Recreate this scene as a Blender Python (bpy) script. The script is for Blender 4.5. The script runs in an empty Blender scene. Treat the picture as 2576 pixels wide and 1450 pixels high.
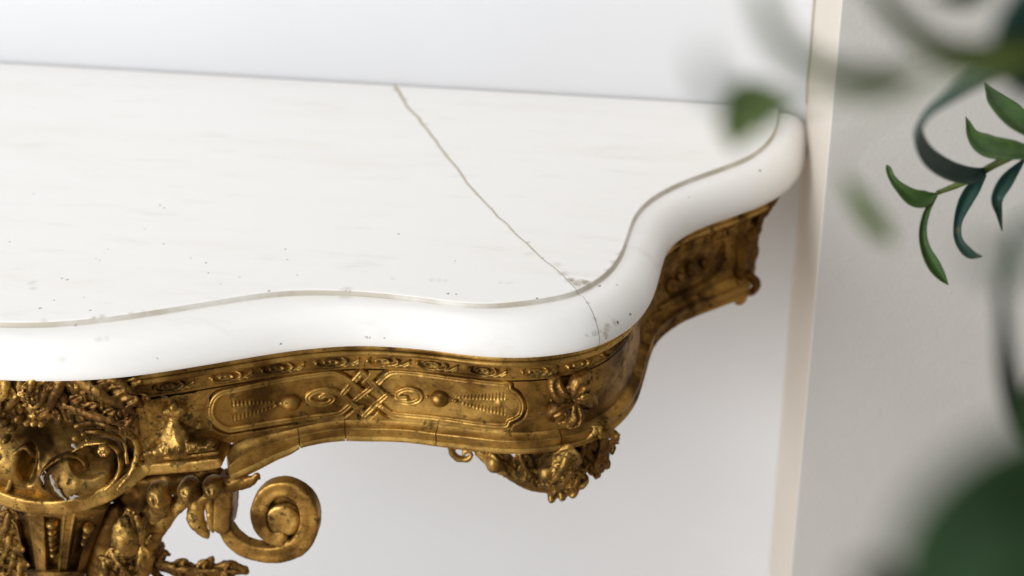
import bpy, math, random
import numpy as np
from mathutils import Matrix

# ------------------------------------------------------------------ camera
SC = bpy.context.scene
COL = SC.collection
ZT = 0.80                                   # height of the marble top
FPX, PCX, PCY = 4500.0, 1288.0, 725.0       # lens in picture units (photo 2576 wide)
PITCH, YAW, ROLL = map(math.radians, (30.0, 9.2, -0.5))
CAM = np.array([-0.0295, -1.6182, ZT + 0.72])
_cp, _sp = math.cos(PITCH), math.sin(PITCH)
FW = np.array([-math.sin(YAW) * _cp, math.cos(YAW) * _cp, -_sp])
_rt = np.array([math.cos(YAW), math.sin(YAW), 0.0])
_up = np.cross(_rt, FW)
RT = math.cos(ROLL) * _rt + math.sin(ROLL) * _up
UP = -math.sin(ROLL) * _rt + math.cos(ROLL) * _up
cam = bpy.data.cameras.new('camera')
cam.sensor_width = 36.0
cam.lens = FPX * 36.0 / 2576.0
cam.clip_start, cam.clip_end = 0.02, 50
cam.dof.use_dof = True
cam.dof.focus_distance = 1.40
cam.dof.aperture_fstop = cam.lens / 1000.0 / 0.0165
camo = bpy.data.objects.new('camera', cam)
COL.objects.link(camo)
camo.matrix_world = Matrix([[RT[0], UP[0], -FW[0], CAM[0]], [RT[1], UP[1], -FW[1], CAM[1]],
                            [RT[2], UP[2], -FW[2], CAM[2]], [0, 0, 0, 1]])
SC.camera = camo

# ------------------------------------------------------------------ light
world = bpy.data.worlds.new('World')
SC.world = world
world.use_nodes = True
bg = world.node_tree.nodes['Background']
bg.inputs[0].default_value = (1.0, 0.97, 0.93, 1)
bg.inputs[1].default_value = 0.28


def area(name, loc, aim, sx, sy, power, col):
    l = bpy.data.lights.new(name, 'AREA')
    l.shape = 'RECTANGLE'
    l.size, l.size_y, l.energy, l.color = sx, sy, power, col
    o = bpy.data.objects.new(name, l)
    COL.objects.link(o)
    d = np.array(aim, float) - np.array(loc, float)
    from mathutils import Vector
    o.location = loc
    o.rotation_euler = Vector(d).to_track_quat('-Z', 'Y').to_euler()
    return o


area('window_light', (-2.05, -2.55, 0.98), (-0.2, -0.1, 0.60), 1.9, 1.8, 79, (0.95, 0.975, 1.0))
area('overhead_fill', (-0.6, -0.9, 2.6), (-0.6, -0.85, 0.8), 1.8, 1.8, 17, (1.0, 0.98, 0.95))  # unseen overhead fill, added to brighten the marble top
SC.view_settings.view_transform = 'Standard'
SC.view_settings.look = 'None'
SC.view_settings.exposure = 0.0
SC.view_settings.gamma = 1.0
SC.render.engine = 'CYCLES'
SC.cycles.use_denoising = True
SC.cycles.max_bounces = 8

rng = np.random.default_rng(7)


# ------------------------------------------------------------------ helpers
def ray(px, py):
    return FW + (px - PCX) / FPX * RT - (py - PCY) / FPX * UP


def at_z(px, py, z):
    r = ray(px, py)
    return CAM + r * ((z - CAM[2]) / r[2])


def at_y(px, py, y):
    r = ray(px, py)
    return CAM + r * ((y - CAM[1]) / r[1])


def at_d(px, py, d):
    return CAM + ray(px, py) * d


PX = 0.00029                                 # metres per picture unit near the table front


def empty(name, loc, label, cat, group=None):
    o = bpy.data.objects.new(name, None)
    o.empty_display_size = 0.05
    o.location = loc
    o['label'], o['category'] = label, cat
    if group:
        o['group'] = group
    COL.objects.link(o)
    return o


def mesh(name, v, f, mat, parent=None, smooth=True, angle=None):
    v = np.asarray(v, float)
    if parent is not None:
        p = parent
        off = np.zeros(3)
        while p is not None:
            off += np.array(p.location)
            p = p.parent
        v = v - off
    me = bpy.data.meshes.new(name)
    me.from_pydata(v.tolist(), [], [list(map(int, q)) for q in f] if not isinstance(f, np.ndarray) else f.tolist())
    if isinstance(mat, (list, tuple)):
        for m in mat:
            me.materials.append(m)
    else:
        me.materials.append(mat)
    if smooth:
        me.polygons.foreach_set('use_smooth', np.ones(len(me.polygons), bool))
        if angle:
            me.set_sharp_from_angle(angle=math.radians(angle))
    me.update()
    o = bpy.data.objects.new(name, me)
    COL.objects.link(o)
    if parent is not None:
        o.parent = parent
    return o


def smooth1(a, n):
    a = np.asarray(a, float)
    for _ in range(n):
        b = a.copy()
        b[1:-1] = .25 * a[:-2] + .5 * a[1:-1] + .25 * a[2:]
        a = b
    return a


def spline(p, n, closed=False):
    """Catmull-Rom through p (N,k), n samples per span."""
    p = np.asarray(p, float)
    q = np.vstack([2 * p[0] - p[1], p, 2 * p[-1] - p[-2]])
    out = []
    for i in range(1, len(q) - 2):
        t = np.linspace(0, 1, n, endpoint=False)[:, None]
        a, b, c, d = q[i - 1], q[i], q[i + 1], q[i + 2]
        out.append(.5 * (2 * b + (c - a) * t + (2 * a - 5 * b + 4 * c - d) * t * t + (3 * b - 3 * c + d - a) * t ** 3))
    out.append(p[-1:])
    return np.vstack(out)


def arclen(p):
    return np.r_[0, np.cumsum(np.linalg.norm(np.diff(p, axis=0), axis=1))]


def resample(p, n):
    s = arclen(p)
    t = np.linspace(0, s[-1], n)
    return np.stack([np.interp(t, s, p[:, k]) for k in range(p.shape[1])], 1)


def grid_faces(nu, nv, off=0, closed_v=False):
    i, j = np.meshgrid(np.arange(nu - 1), np.arange(nv if closed_v else nv - 1), indexing='ij')
    j2 = (j + 1) % nv
    return np.stack([i * nv + j, (i + 1) * nv + j, (i + 1) * nv + j2, i * nv + j2], -1).reshape(-1, 4) + off


def ss(a, b, x):
    t = np.clip((x - a) / (b - a), 0, 1)
    return t * t * (3 - 2 * t)


def vnoise(p, scale, seed=0):
    """cheap smooth value noise, p (...,3) metres"""
    q = p / scale + seed * 17.3
    i = np.floor(q).astype(np.int64)
    f = q - i
    f = f * f * (3 - 2 * f)

    def h(a, b, c):
        n = (a * 73856093) ^ (b * 19349663) ^ (c * 83492791) ^ (seed * 2654435761)
        n = (n ^ (n >> 13)) * 1274126177
        return ((n ^ (n >> 16)) & 0xffff) / 32767.5 - 1
    r = 0
    for dx in (0, 1):
        for dy in (0, 1):
            for dz in (0, 1):
                w = (f[..., 0] if dx else 1 - f[..., 0]) * (f[..., 1] if dy else 1 - f[..., 1]) * (f[..., 2] if dz else 1 - f[..., 2])
                r = r + w * h(i[..., 0] + dx, i[..., 1] + dy, i[..., 2] + dz)
    return r


# ------------------------------------------------------------------ materials
class NT:
    def __init__(s, name):
        s.m = bpy.data.materials.new(name)
        s.m.use_nodes = True
        s.t = s.m.node_tree
        s.b = s.t.nodes['Principled BSDF']

    def n(s, typ, **kw):
        o = s.t.nodes.new(typ)
        for k, v in kw.items():
            if k.startswith('_'):
                o.inputs[k[1:]].default_value = v
            else:
                setattr(o, k, v)
        return o

    def l(s, a, b):
        s.t.links.new(a, b)

    def coord(s, scale=(1, 1, 1), rot=(0, 0, 0)):
        c = s.n('ShaderNodeTexCoord')
        m = s.n('ShaderNodeMapping')
        m.inputs['Scale'].default_value = scale
        m.inputs['Rotation'].default_value = rot
        s.l(c.outputs['Object'], m.inputs[0])
        return m.outputs[0]

    def noise(s, vec, scale, detail=4, rough=.55):
        o = s.n('ShaderNodeTexNoise', _Scale=scale, _Detail=detail, _Roughness=rough)
        s.l(vec, o.inputs['Vector'])
        return o.outputs[0]

    def rng(s, v, a, b, c=0., d=1.):
        o = s.n('ShaderNodeMapRange', interpolation_type='SMOOTHSTEP')
        for k, x in zip((1, 2, 3, 4), (a, b, c, d)):
            o.inputs[k].default_value = x
        s.l(v, o.inputs[0])
        return o.outputs[0]

    def mix(s, fac, a, b, typ='MIX'):
        o = s.n('ShaderNodeMix', data_type='RGBA', blend_type=typ)
        for sock, v in ((o.inputs[0], fac), (o.inputs[6], a), (o.inputs[7], b)):
            if isinstance(v, (int, float)):
                sock.default_value = v
            elif isinstance(v, tuple):
                sock.default_value = (*v, 1)
            else:
                s.l(v, sock)
        return o.outputs[2]

    def math(s, op, a, b=None):
        o = s.n('ShaderNodeMath', operation=op)
        for sock, v in ((o.inputs[0], a), (o.inputs[1], b)):
            if v is None:
                continue
            if isinstance(v, (int, float)):
                sock.default_value = v
            else:
                s.l(v, sock)
        return o.outputs[0]

    def bump(s, h, strength, dist, prev=None):
        o = s.n('ShaderNodeBump', _Strength=strength, _Distance=dist)
        s.l(h, o.inputs['Height'])
        if prev is not None:
            s.l(prev, o.inputs['Normal'])
        return o.outputs[0]

    def put(s, **kw):
        for k, v in kw.items():
            sock = s.b.inputs[k.replace('_', ' ')]
            if isinstance(v, (int, float)):
                sock.default_value = v
            elif isinstance(v, tuple):
                sock.default_value = (*v, 1) if len(v) == 3 and len(sock.default_value) == 4 else v
            else:
                s.l(v, sock)
        return s.m


def gilt(name, gold=(.60, .34, .075), gold2=(.44, .23, .045), grime=.5, bole=.3, metal=.82, rough=.40, flake=0.0):
    m = NT(name)
    v = m.coord()
    n1 = m.noise(v, 22, 6, .62)
    n2 = m.noise(v, 90, 5, .65)
    n3 = m.noise(v, 420, 3, .6)
    vs = m.coord((1, 1, 6))
    n4 = m.noise(vs, 60, 5, .7)
    c = m.mix(m.rng(n1, .35, .65), gold, gold2)
    c = m.mix(m.math('MULTIPLY', m.rng(n4, .56, .66), bole), c, (.17, .045, .015))
    sp = m.math('MULTIPLY', m.rng(n2, .54 + .10 * (1 - grime), .64 + .1 * (1 - grime)), min(.9, grime))
    c = m.mix(sp, c, (.020, .012, .005))
    sp2 = m.math('MULTIPLY', m.rng(n3, .62, .70), min(1, grime * 1.2))
    c = m.mix(sp2, c, (.018, .011, .005))
    # shrinkage cracks of the gesso
    vo = m.n('ShaderNodeTexVoronoi', feature='DISTANCE_TO_EDGE', _Scale=34)
    w = m.n('ShaderNodeVectorMath', operation='ADD')
    nn = m.n('ShaderNodeTexNoise', _Scale=40., _Detail=3.)
    vc = m.coord((1, 1, .55))
    m.l(vc, nn.inputs['Vector'])
    sc = m.n('ShaderNodeVectorMath', operation='SCALE', _Scale=.016)
    m.l(nn.outputs['Color'], sc.inputs[0])
    m.l(vc, w.inputs[0])
    m.l(sc.outputs[0], w.inputs[1])
    m.l(w.outputs[0], vo.inputs['Vector'])
    cr = m.rng(vo.outputs[0], .002, .011, .75, 0)
    cr = m.math('MULTIPLY', cr, m.rng(m.noise(v, 14, 2), .45, .55))
    c = m.mix(cr, c, (.02, .013, .008))
    if flake:
        c = m.mix(m.math('MULTIPLY', m.rng(m.noise(v, 34, 4, .5), .70, .72), flake), c, (.55, .52, .47))
    dirt = m.math('MAXIMUM', sp, m.math('MAXIMUM', sp2, cr))
    met = m.math('MULTIPLY', m.math('SUBTRACT', 1.0, dirt), metal)
    ro = m.math('ADD', m.rng(n2, .3, .7, rough - .08, rough + .14), m.math('MULTIPLY', dirt, .25))
    b = m.bump(n2, .35, .0012)
    b = m.bump(n3, .25, .0004, b)
    b = m.bump(cr, -.6, .0006, b)
    return m.put(Base_Color=c, Metallic=met, Roughness=ro, Normal=b, Specular_IOR_Level=.04)


GOLD = gilt('gilt_plain', gold=(.44, .25, .062), gold2=(.09, .045, .012), grime=.75, bole=.5, metal=.92, rough=.46)
GOLD_BAND = gilt('gilt_band', gold=(.62, .385, .105), gold2=(.19, .10, .025), grime=.7, bole=.45, metal=.92, rough=.40)
GOLD_OLD = gilt('gilt_aged', gold=(.52, .315, .085), gold2=(.08, .042, .012), grime=.85, bole=.5, metal=.92, rough=.42)
GOLD_DARK = gilt('gilt_shaded', gold=(.20, .105, .025), gold2=(.10, .05, .014), grime=.6, bole=.5, metal=.9, rough=.42)  # darkened gilt: shade of recesses, backings and wall bracket put into the colour
GOLD_MID = gilt('gilt_grimy_shaded', gold=(.30, .165, .045), gold2=(.08, .04, .012), grime=.9, bole=.5, metal=.85, rough=.42)  # grimy dim gilt; puts shade into the leaves under the marble, also on rosette
GESSO = NT('bare_gesso').put(Base_Color=(.30, .265, .225), Roughness=.85)
GLUE = NT('old_glue').put(Base_Color=(.52, .46, .34), Roughness=.85)
GRIME = NT('crack_dirt').put(Base_Color=(.33, .28, .19), Roughness=.9)


def plaster(name, col, col2, bs, bd, rough=.75):
    m = NT(name)
    v = m.coord()
    c = m.mix(m.rng(m.noise(v, 3.5, 4), .3, .7), col, col2)
    h = m.noise(v, 260, 3, .5)
    h2 = m.noise(v, 60, 4, .6)
    vo = m.n('ShaderNodeTexVoronoi', _Scale=75.)
    m.l(v, vo.inputs['Vector'])
    pit = m.rng(vo.outputs[0], .0, .16, 1, 0)
    pit = m.math('MULTIPLY', pit, m.rng(m.noise(v, 30, 2), .56, .62))
    b = m.bump(h, bs, bd)
    b = m.bump(h2, bs * .8, bd * 1.6, b)
    b = m.bump(pit, bs * .8, bd * 1.5, b)
    return m.put(Base_Color=c, Roughness=rough, Normal=b, Specular_IOR_Level=.3)


WALL_M = plaster('white_wall_paint', (.76, .765, .785), (.735, .74, .76), .16, .0006)
BREAST_M = plaster('greige_plaster', (.56, .545, .52), (.525, .51, .485), .38, .0011, .85)
RETURN_M = plaster('lit_return_plaster', (.74, .68, .60), (.70, .64, .56), .3, .0008, .7)  # brightness of the window-lit return put into a lighter, warmer colour

# ------------------------------------------------------------------ setting
def struct(o, label):
    o['kind'], o['label'] = 'structure', label
    return o


def slab_box(name, poly, z0, z1, mat):
    n = len(poly)
    v = [(*p, z0) for p in poly] + [(*p, z1) for p in poly]
    f = [list(range(n))[::-1], list(range(n, 2 * n))] + [[i, (i + 1) % n, (i + 1) % n + n, i + n] for i in range(n)]
    return mesh(name, v, f, mat, None, False)


struct(slab_box('wall', [(-3.0, 0), (0.2, 0), (0.2, .12), (-3.0, .12)], 0.001, 2.7, WALL_M), 'smooth white painted wall behind the console table')
fm = NT('oak_floor')
_v = fm.coord((1, 14, 1))
fm.put(Base_Color=fm.mix(fm.rng(fm.noise(_v, 3, 5), .3, .7), (.50, .40, .29), (.42, .33, .23)), Roughness=.5)
struct(slab_box('floor', [(-3.0, -4.5), (1.2, -4.5), (1.2, .12), (-3.0, .12)], -.05, 0.0, fm.m), 'brown boarded floor')
# projecting chimney breast: a splayed return coloured lighter as window-lit, a rounded arris and the greige face
_a = np.array([(0.0, 0.0), (.0178, -.176)])
_arc = [(.0178 + .0022 * (1 - math.cos(t)), -.176 - .004 * math.sin(t)) for t in np.linspace(0, math.pi / 2, 7)]
bp = [(-.001, .010)] + _arc + [(1.2, -.180), (1.2, .11), (-.001, .11)]
br = slab_box('chimney_breast', bp[::1], 0.001, 2.7, BREAST_M)
br.data.materials.append(RETURN_M)
for p in br.data.polygons:
    if p.normal.x < -.75 and p.center.y < .0:
        p.material_index = 1
    if p.area < .05:
        p.use_smooth = False
CAULK = NT('old_caulk').put(Base_Color=(.34, .28, .17), Roughness=.8)
_q = np.linspace(-math.pi, math.pi, 9)[:-1]
_z = np.linspace(ZT + .004, 2.69, 90)
_w = smooth1(rng.normal(0, .0006, 90), 3)
mesh('caulk_bead', np.stack([np.stack([-.0002 + _w + .0011 * np.cos(a), -.0004 + .0011 * np.sin(a) + 0 * _z, _z], 1) for a in _q], 1).reshape(-1, 3), grid_faces(90, 8, closed_v=True), CAULK, br)
struct(br, 'projecting greige plastered wall with a return coloured as window-lit at the right')

# ------------------------------------------------------------------ marble outline
PAIRS = [((0, 808), (0, 948)), ((100, 809), (110, 951)), ((250, 798), (280, 946)), ((450, 768), (480, 917)),
         ((650, 735), (690, 881)), ((760, 727), (790, 869)), ((860, 729), (880, 862)), ((960, 735), (965, 863)),
         ((1100, 752), (1085, 872)), ((1200, 763), (1190, 887)), ((1300, 757), (1330, 893)), ((1400, 742), (1455, 877)),
         ((1450, 728), (1525, 855)), ((1510, 695), (1590, 818)), ((1548, 655), (1638, 762)), ((1570, 610), (1658, 702)),
         ((1585, 560), (1671, 652)), ((1604, 526), (1685, 622)), ((1640, 493), (1710, 597)), ((1700, 460), (1755, 570)),
         ((1780, 430), (1820, 546)), ((1850, 405), (1890, 522)), ((1900, 380), (1960, 491)), ((1935, 345), (2010, 447)),
         ((1950, 312), (2028, 398)), ((1953, 282), (2031, 362))]
TH = 0.036
G0 = np.array([at_z(*a, ZT)[:2] for a, b in PAIRS])
O0 = np.array([at_z(*b, ZT - .031)[:2] for a, b in PAIRS])
BACK = -0.003
G0[-1, 1] = O0[-1, 1] = BACK
AX = at_z(-60, 945, ZT - .031)[0]            # the table's centre line


def full(c):                                # right half traced, left half mirrored about the centre line
    c = c[c[:, 0] > AX + .004]
    m = c[::-1].copy()
    m[:, 0] = 2 * AX - m[:, 0]
    return np.vstack([m, c])


Gf = smooth1(spline(full(G0), 10), 30)
Of = smooth1(spline(full(O0), 10), 30)
Gf[[0, -1], 1] = Of[[0, -1], 1] = BACK

table = empty('console_table', (round(AX, 3), -0.26, 0.0),
              'gilded carved console table with a cracked white marble top against the wall', 'console table')
TLOC = np.array(table.location)


# cross-section of the rim: share of the way from groove to edge, drop, (unused)
PROF = [(0, 0, 0), (.022, -.0004, .4), (.045, -.0018, 1), (.062, -.0038, 1), (.095, -.0046, .75), (.14, -.0047, .2), (.26, -.0048, 0),
        (.42, -.0056, 0), (.56, -.0075, 0), (.68, -.0102, 0), (.79, -.0136, 0), (.88, -.0178, 0), (.945, -.0222, 0), (.982, -.0266, 0),
        (.994, -.030, 0), (.985, -.0332, 0), (.955, -.0352, 0), (.90, -.036, 0)]
RIM = np.stack([np.c_[Gf + (Of - Gf) * e, np.full(len(Gf), ZT + z)] for e, z, g in PROF[:16]], 1).reshape(-1, 3)
_d = RIM - CAM
RIMP = np.stack([PCX + FPX * (_d @ RT) / (_d @ FW), PCY - FPX * (_d @ UP) / (_d @ FW)], 1)


def on_marble(px, py, zz):
    return at_z(px, py, ZT) if zz == 0 else RIM[np.argmin(np.linalg.norm(RIMP - [px, py], axis=1))]


# marble material -------------------------------------------------------------
def marble_material():
    m = NT('white_marble')
    v = m.coord((1, 3.2, 1), (0, 0, .18))
    n1 = m.noise(v, 5, 7, .62)
    n2 = m.noise(m.coord((1, 4.5, 1), (0, 0, .1)), 14, 6, .6)
    c = m.mix(m.math('MULTIPLY', m.rng(n1, .46, .76), .42), (.90, .893, .88), (.81, .765, .70))
    c = m.mix(m.math('MULTIPLY', m.rng(n2, .56, .76), .24), c, (.60, .57, .54))
    oc = m.n('ShaderNodeTexCoord').outputs['Object']
    wn = m.n('ShaderNodeTexNoise', _Scale=220., _Detail=3.)
    m.l(oc, wn.inputs['Vector'])
    wa = m.n('ShaderNodeVectorMath', operation='SUBTRACT')
    m.l(wn.outputs['Color'], wa.inputs[0])
    wa.inputs[1].default_value = (.5, .5, .5)
    wsc = m.n('ShaderNodeVectorMath', operation='SCALE', _Scale=.004)
    m.l(wa.outputs[0], wsc.inputs[0])
    wad = m.n('ShaderNodeVectorMath', operation='ADD')
    m.l(oc, wad.inputs[0])
    m.l(wsc.outputs[0], wad.inputs[1])
    vec = wad.outputs[0]

    wn2 = m.n('ShaderNodeVectorMath', operation='SCALE', _Scale=.013)
    wq = m.n('ShaderNodeTexNoise', _Scale=75., _Detail=5., _Roughness=.65)
    m.l(m.coord((.5, 1, 1)), wq.inputs['Vector'])
    wb = m.n('ShaderNodeVectorMath', operation='SUBTRACT')
    m.l(wq.outputs['Color'], wb.inputs[0])
    wb.inputs[1].default_value = (.5, .5, .5)
    m.l(wb.outputs[0], wn2.inputs[0])
    wad2 = m.n('ShaderNodeVectorMath', operation='ADD')
    m.l(oc, wad2.inputs[0])
    m.l(wn2.outputs[0], wad2.inputs[1])

    def spots(lst, soft, vec=vec):
        acc = None
        for (px, py, zz, r, s) in lst:
            p = on_marble(px, py, zz) - TLOC
            d = m.n('ShaderNodeVectorMath', operation='DISTANCE')
            m.l(vec, d.inputs[0])
            d.inputs[1].default_value = p
            f = m.rng(d.outputs['Value'], r * soft, r, s, 0)
            acc = f if acc is None else m.math('MAXIMUM', acc, f)
        return acc
    R = -.012
    dark = [(85, 488, 0, 1.2, .6), (403, 517, 0, 1.7, .8), (413, 524, 0, 1.8, .9), (365, 575, 0, 1.4, .5), (412, 614, 0, 1.6, .7),
            (1003, 589, 0, 2.0, 1), (24, 609, 0, 1.7, .7), (156, 701, 0, 1.8, .9), (169, 704, 0, 1.8, .9), (137, 755, 0, 1.5, .7),
            (212, 748, 0, 1.6, .7), (103, 776, 0, 2.4, .7), (228, 781, 0, 1.8, .8), (520, 661, 0, 2.0, .8), (526, 687, 0, 1.5, .6),
            (555, 715, 0, 1.4, .5), (603, 697, 0, 1.8, .8), (719, 627, 0, 1.6, .6), (723, 654, 0, 1.4, .5), (749, 692, 0, 1.5, .6),
            (544, 757, 0, 2.0, .6), (677, 733, 0, 2.0, .7), (196, 817, -.005, 2.6, .7), (709, 859, R, 2.2, .8), (1146, 657, 0, 1.4, .6),
            (1128, 739, 0, 1.8, .9), (1148, 740, 0, 1.8, .9), (1346, 743, -.004, 1.6, .7), (1508, 719, -.005, 2.6, .9),
            (1552, 717, -.006, 2.0, .6), (1555, 808, R, 2.6, 1), (1583, 792, R, 2.6, 1), (1913, 434, -.008, 3.0, .8), (1735, 500, -.008, 1.8, .5),
            (920, 854, R, 2.2, .6), (930, 853, R, 1.8, .5), (966, 854, R, 1.8, .5), (1180, 1010, R, 1., .1), (400, 905, R, 2.2, .35),
            (250, 655, 0, 1.8, .5), (241, 651, 0, 1.6, .5), (270, 628, 0, 1.4, .6), (262, 637, 0, 1.2, .4), (1522, 848, -.02, 2.4, .9),
            (481, 650, 0, 1.4, .4), (880, 738, -.004, 2.4, .7), (865, 732, -.003, 1.8, .5)]
    fd = spots([(a, b, z, r * .00055 + .0004, s) for a, b, z, r, s in dark], .45)
    soft = [(1085, 706, 0, 12, .28), (1100, 707, 0, 12, .28), (1118, 708, 0, 12, .22), (1262, 712, 0, 10, .2), (1282, 713, 0, 10, .22), (985, 701, 0, 10, .15),
            (1436, 706, 0, 18, .8), (1450, 714, 0, 22, .95), (1468, 711, 0, 18, .8), (1400, 664, 0, 18, .25), (1420, 688, 0, 18, .4),
            (1480, 720, -.004, 18, .4), (1490, 832, R, 13, .5), (1530, 828, R, 16, .55), (1545, 815, R, 12, .4),
            (1476, 842, -.018, 10, .55), (1524, 842, R, 12, .45), (330, 787, 0, 12, .5), (385, 783, 0, 12, .5), (360, 786, 0, 12, .5),
            (262, 794, 0, 12, .5), (240, 797, 0, 10, .5), (870, 738, -.004, 22, .35), 
            (80, 712, 0, 16, .2), (85, 726, 0, 14, .2), (240, 850, R, 14, .2), (265, 856, R, 12, .2), (150, 915, R, 16, .18),
            (1000, 225, 0, 14, .5), (1018, 250, 0, 12, .4), (1070, 312, 0, 9, .35), (1560, 640, -.004, 14, .35), (1545, 660, -.004, 16, .45),
            (1530, 684, -.004, 14, .3), (1330, 640, 0, 14, .15)]
    soft += [(x + dx, y, 0, 8, .55 - .2 * (k % 3)) for k, (x, y, dx) in enumerate([(1008, 242, 0), (1030, 270, 0), (1056, 303, 0), (1086, 342, 0), (1122, 389, 0), (1160, 437, 0), (1200, 487, 2), (1235, 525, 3), (1285, 577, 4), (1325, 613, 4), (1365, 649, 4), (1400, 680, 5)])]
    soft += [(1500, 800, R, 10, .4), (1480, 762, -.006, 8, .45), (1512, 835, R, 9, .5), (100, 806, -.004, 16, .25)]
    fs = spots([(a, b, z, r * .00036, min(.95, s * 1.25)) for a, b, z, r, s in soft], .15, wad2.outputs[0])
    fs = m.math('MULTIPLY', fs, m.rng(m.noise(oc, 160, 4, .7), .30, .62, .45, 1.))
    c = m.mix(fs, c, (.33, .27, .19))
    c = m.mix(m.math('MULTIPLY', fd, m.rng(m.noise(oc, 900, 2), .3, .5)), c, (.055, .045, .05))
    # grime lying in the sunk line round the rim
    sx = m.n('ShaderNodeSeparateXYZ')
    m.l(oc, sx.inputs[0])
    gz = m.math('MULTIPLY', m.rng(sx.outputs[2], ZT - .0010, ZT - .0002, 1, 0), m.rng(sx.outputs[2], ZT - .00468, ZT - .0042, 0, 1))
    gn = m.math('MULTIPLY', gz, m.rng(m.noise(oc, 24, 4, .6), .3, .7, .45, 1.))
    c = m.mix(gn, c, (.52, .475, .385))
    b = m.bump(m.noise(oc, 300, 3), .05, .0004)
    b = m.bump(m.noise(oc, 16, 3), .06, .002, b)
    return m.put(Base_Color=c, Roughness=m.rng(n2, .3, .7, .30, .42), Normal=b, Specular_IOR_Level=.4,
                 Subsurface_Weight=.12, Subsurface_Radius=(.006, .005, .004), Subsurface_Scale=1.0)


MARBLE = marble_material()

# marble slab mesh --------------------------------------------------------------
def slab_mesh():
    n, k = len(Gf), len(PROF)
    v = np.zeros((n, k, 3))
    gv = np.zeros((n, k))
    for j, (e, z, g) in enumerate(PROF):
        v[:, j, :2] = Gf + (Of - Gf) * e
        v[:, j, 2] = ZT + z
        gv[:, j] = g
    V = v.reshape(-1, 3)
    F = [list(q) for q in grid_faces(n, k)]
    F.append([i * k for i in range(n)][::-1])            # top field
    F.append([i * k + k - 1 for i in range(n)])          # underside
    F.append([0 * k + j for j in range(k)][::-1] + [(n - 1) * k + j for j in range(k)])   # back
    return V, F, gv.reshape(-1)


V, F, GV = slab_mesh()
# the crack across the slab (picture points on the top, then over the rim)
CR = [(985, 205, 0), (1000, 228, 0), (1018, 254, 0), (1045, 290, 0), (1068, 318, 0), (1104, 366, 0), (1140, 412, 0), (1180, 462, 0),
      (1186, 470, 0), (1216, 504, 0), (1250, 542, 0), (1268, 560, 0), (1305, 595, 0), (1345, 631, 0), (1385, 667, 0), (1415, 693, 0),
      (1435, 712, 0), (1452, 729, 0), (1464, 741, -.0047), (1478, 760, -.0050), (1493, 775, -.0062), (1502, 790, -.0085),
      (1512, 814, -.013), (1520, 832, -.018), (1524, 850, -.030)]
crk = np.array([at_z(x, y, ZT + z)[:2] for x, y, z in CR])
crk = resample(crk, 70)
d = np.gradient(crk, axis=0)
d /= np.linalg.norm(d, axis=1)[:, None]
nr = np.stack([-d[:, 1], d[:, 0]], 1)
crk += nr * smooth1(rng.normal(0, .0011, len(crk)), 1)[:, None]
crk = np.vstack([crk[0] + (crk[0] - crk[1]) / np.linalg.norm(crk[0] - crk[1]) * .06, crk,
                 crk[-1] + (crk[-1] - crk[-4]) / np.linalg.norm(crk[-1] - crk[-4]) * .08])


def prism(name, line, side):
    """solid on one side of the crack line"""
    far = np.array([[1.2, -1.2], [1.2, .5]]) if side > 0 else np.array([[-1.9, -1.2], [-1.9, .5]])
    loop = np.vstack([line, far])
    n = len(loop)
    v = np.vstack([np.c_[loop, np.full(n, ZT - .1)], np.c_[loop, np.full(n, ZT + .1)]])
    f = [list(range(n)), list(range(2 * n - 1, n - 1, -1))] + [[i, i + n, (i + 1) % n + n, (i + 1) % n] for i in range(n)]
    return mesh(name, v, f, GRIME, table, smooth=False)


def slab_piece(name, line, side):
    s = mesh(name, V, F, MARBLE, table)
    c = prism('cutter', line, side)
    import bmesh
    for o in (c, s):
        bm = bmesh.new()
        bm.from_mesh(o.data)
        bmesh.ops.recalc_face_normals(bm, faces=bm.faces)
        bm.to_mesh(o.data)
        bm.free()
    md = s.modifiers.new('split', 'BOOLEAN')
    md.operation, md.object, md.solver = 'INTERSECT', c, 'EXACT'
    md.material_mode = 'TRANSFER'
    dg = bpy.context.evaluated_depsgraph_get()
    me = bpy.data.meshes.new_from_object(s.evaluated_get(dg))
    s.modifiers.clear()
    s.data = me
    me.name = name
    bpy.data.objects.remove(c)
    me.polygons.foreach_set('use_smooth', np.ones(len(me.polygons), bool))
    me.set_sharp_from_angle(angle=math.radians(32))
    me.polygons.foreach_set('use_smooth', [p.area < .01 and p.center.z < ZT - 1e-5 for p in me.polygons])
    me.update()
    return s


gapw = (np.interp(np.linspace(0, 1, len(crk)), [0, .75, .86, 1], [.0016, .00055, .00016, .00010]) + .00010 * np.abs(smooth1(rng.normal(0, 1.5, len(crk)), 2)))[:, None]
nrm = np.gradient(crk, axis=0)
nrm = np.stack([-nrm[:, 1], nrm[:, 0]], 1)
nrm /= np.linalg.norm(nrm, axis=1)[:, None]     # points to the right-hand (corner) piece side
sgn = 1 if (nrm[40] @ np.array([1, .3])) > 0 else -1
slab_a = slab_piece('marble_slab', crk - sgn * nrm * gapw, -1)
slab_b = slab_piece('marble_slab', crk + sgn * nrm * gapw, 1)
slab_a['label'] = 'long white marble slab left of the crack'
slab_b['label'] = 'white marble corner piece right of the crack'

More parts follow.
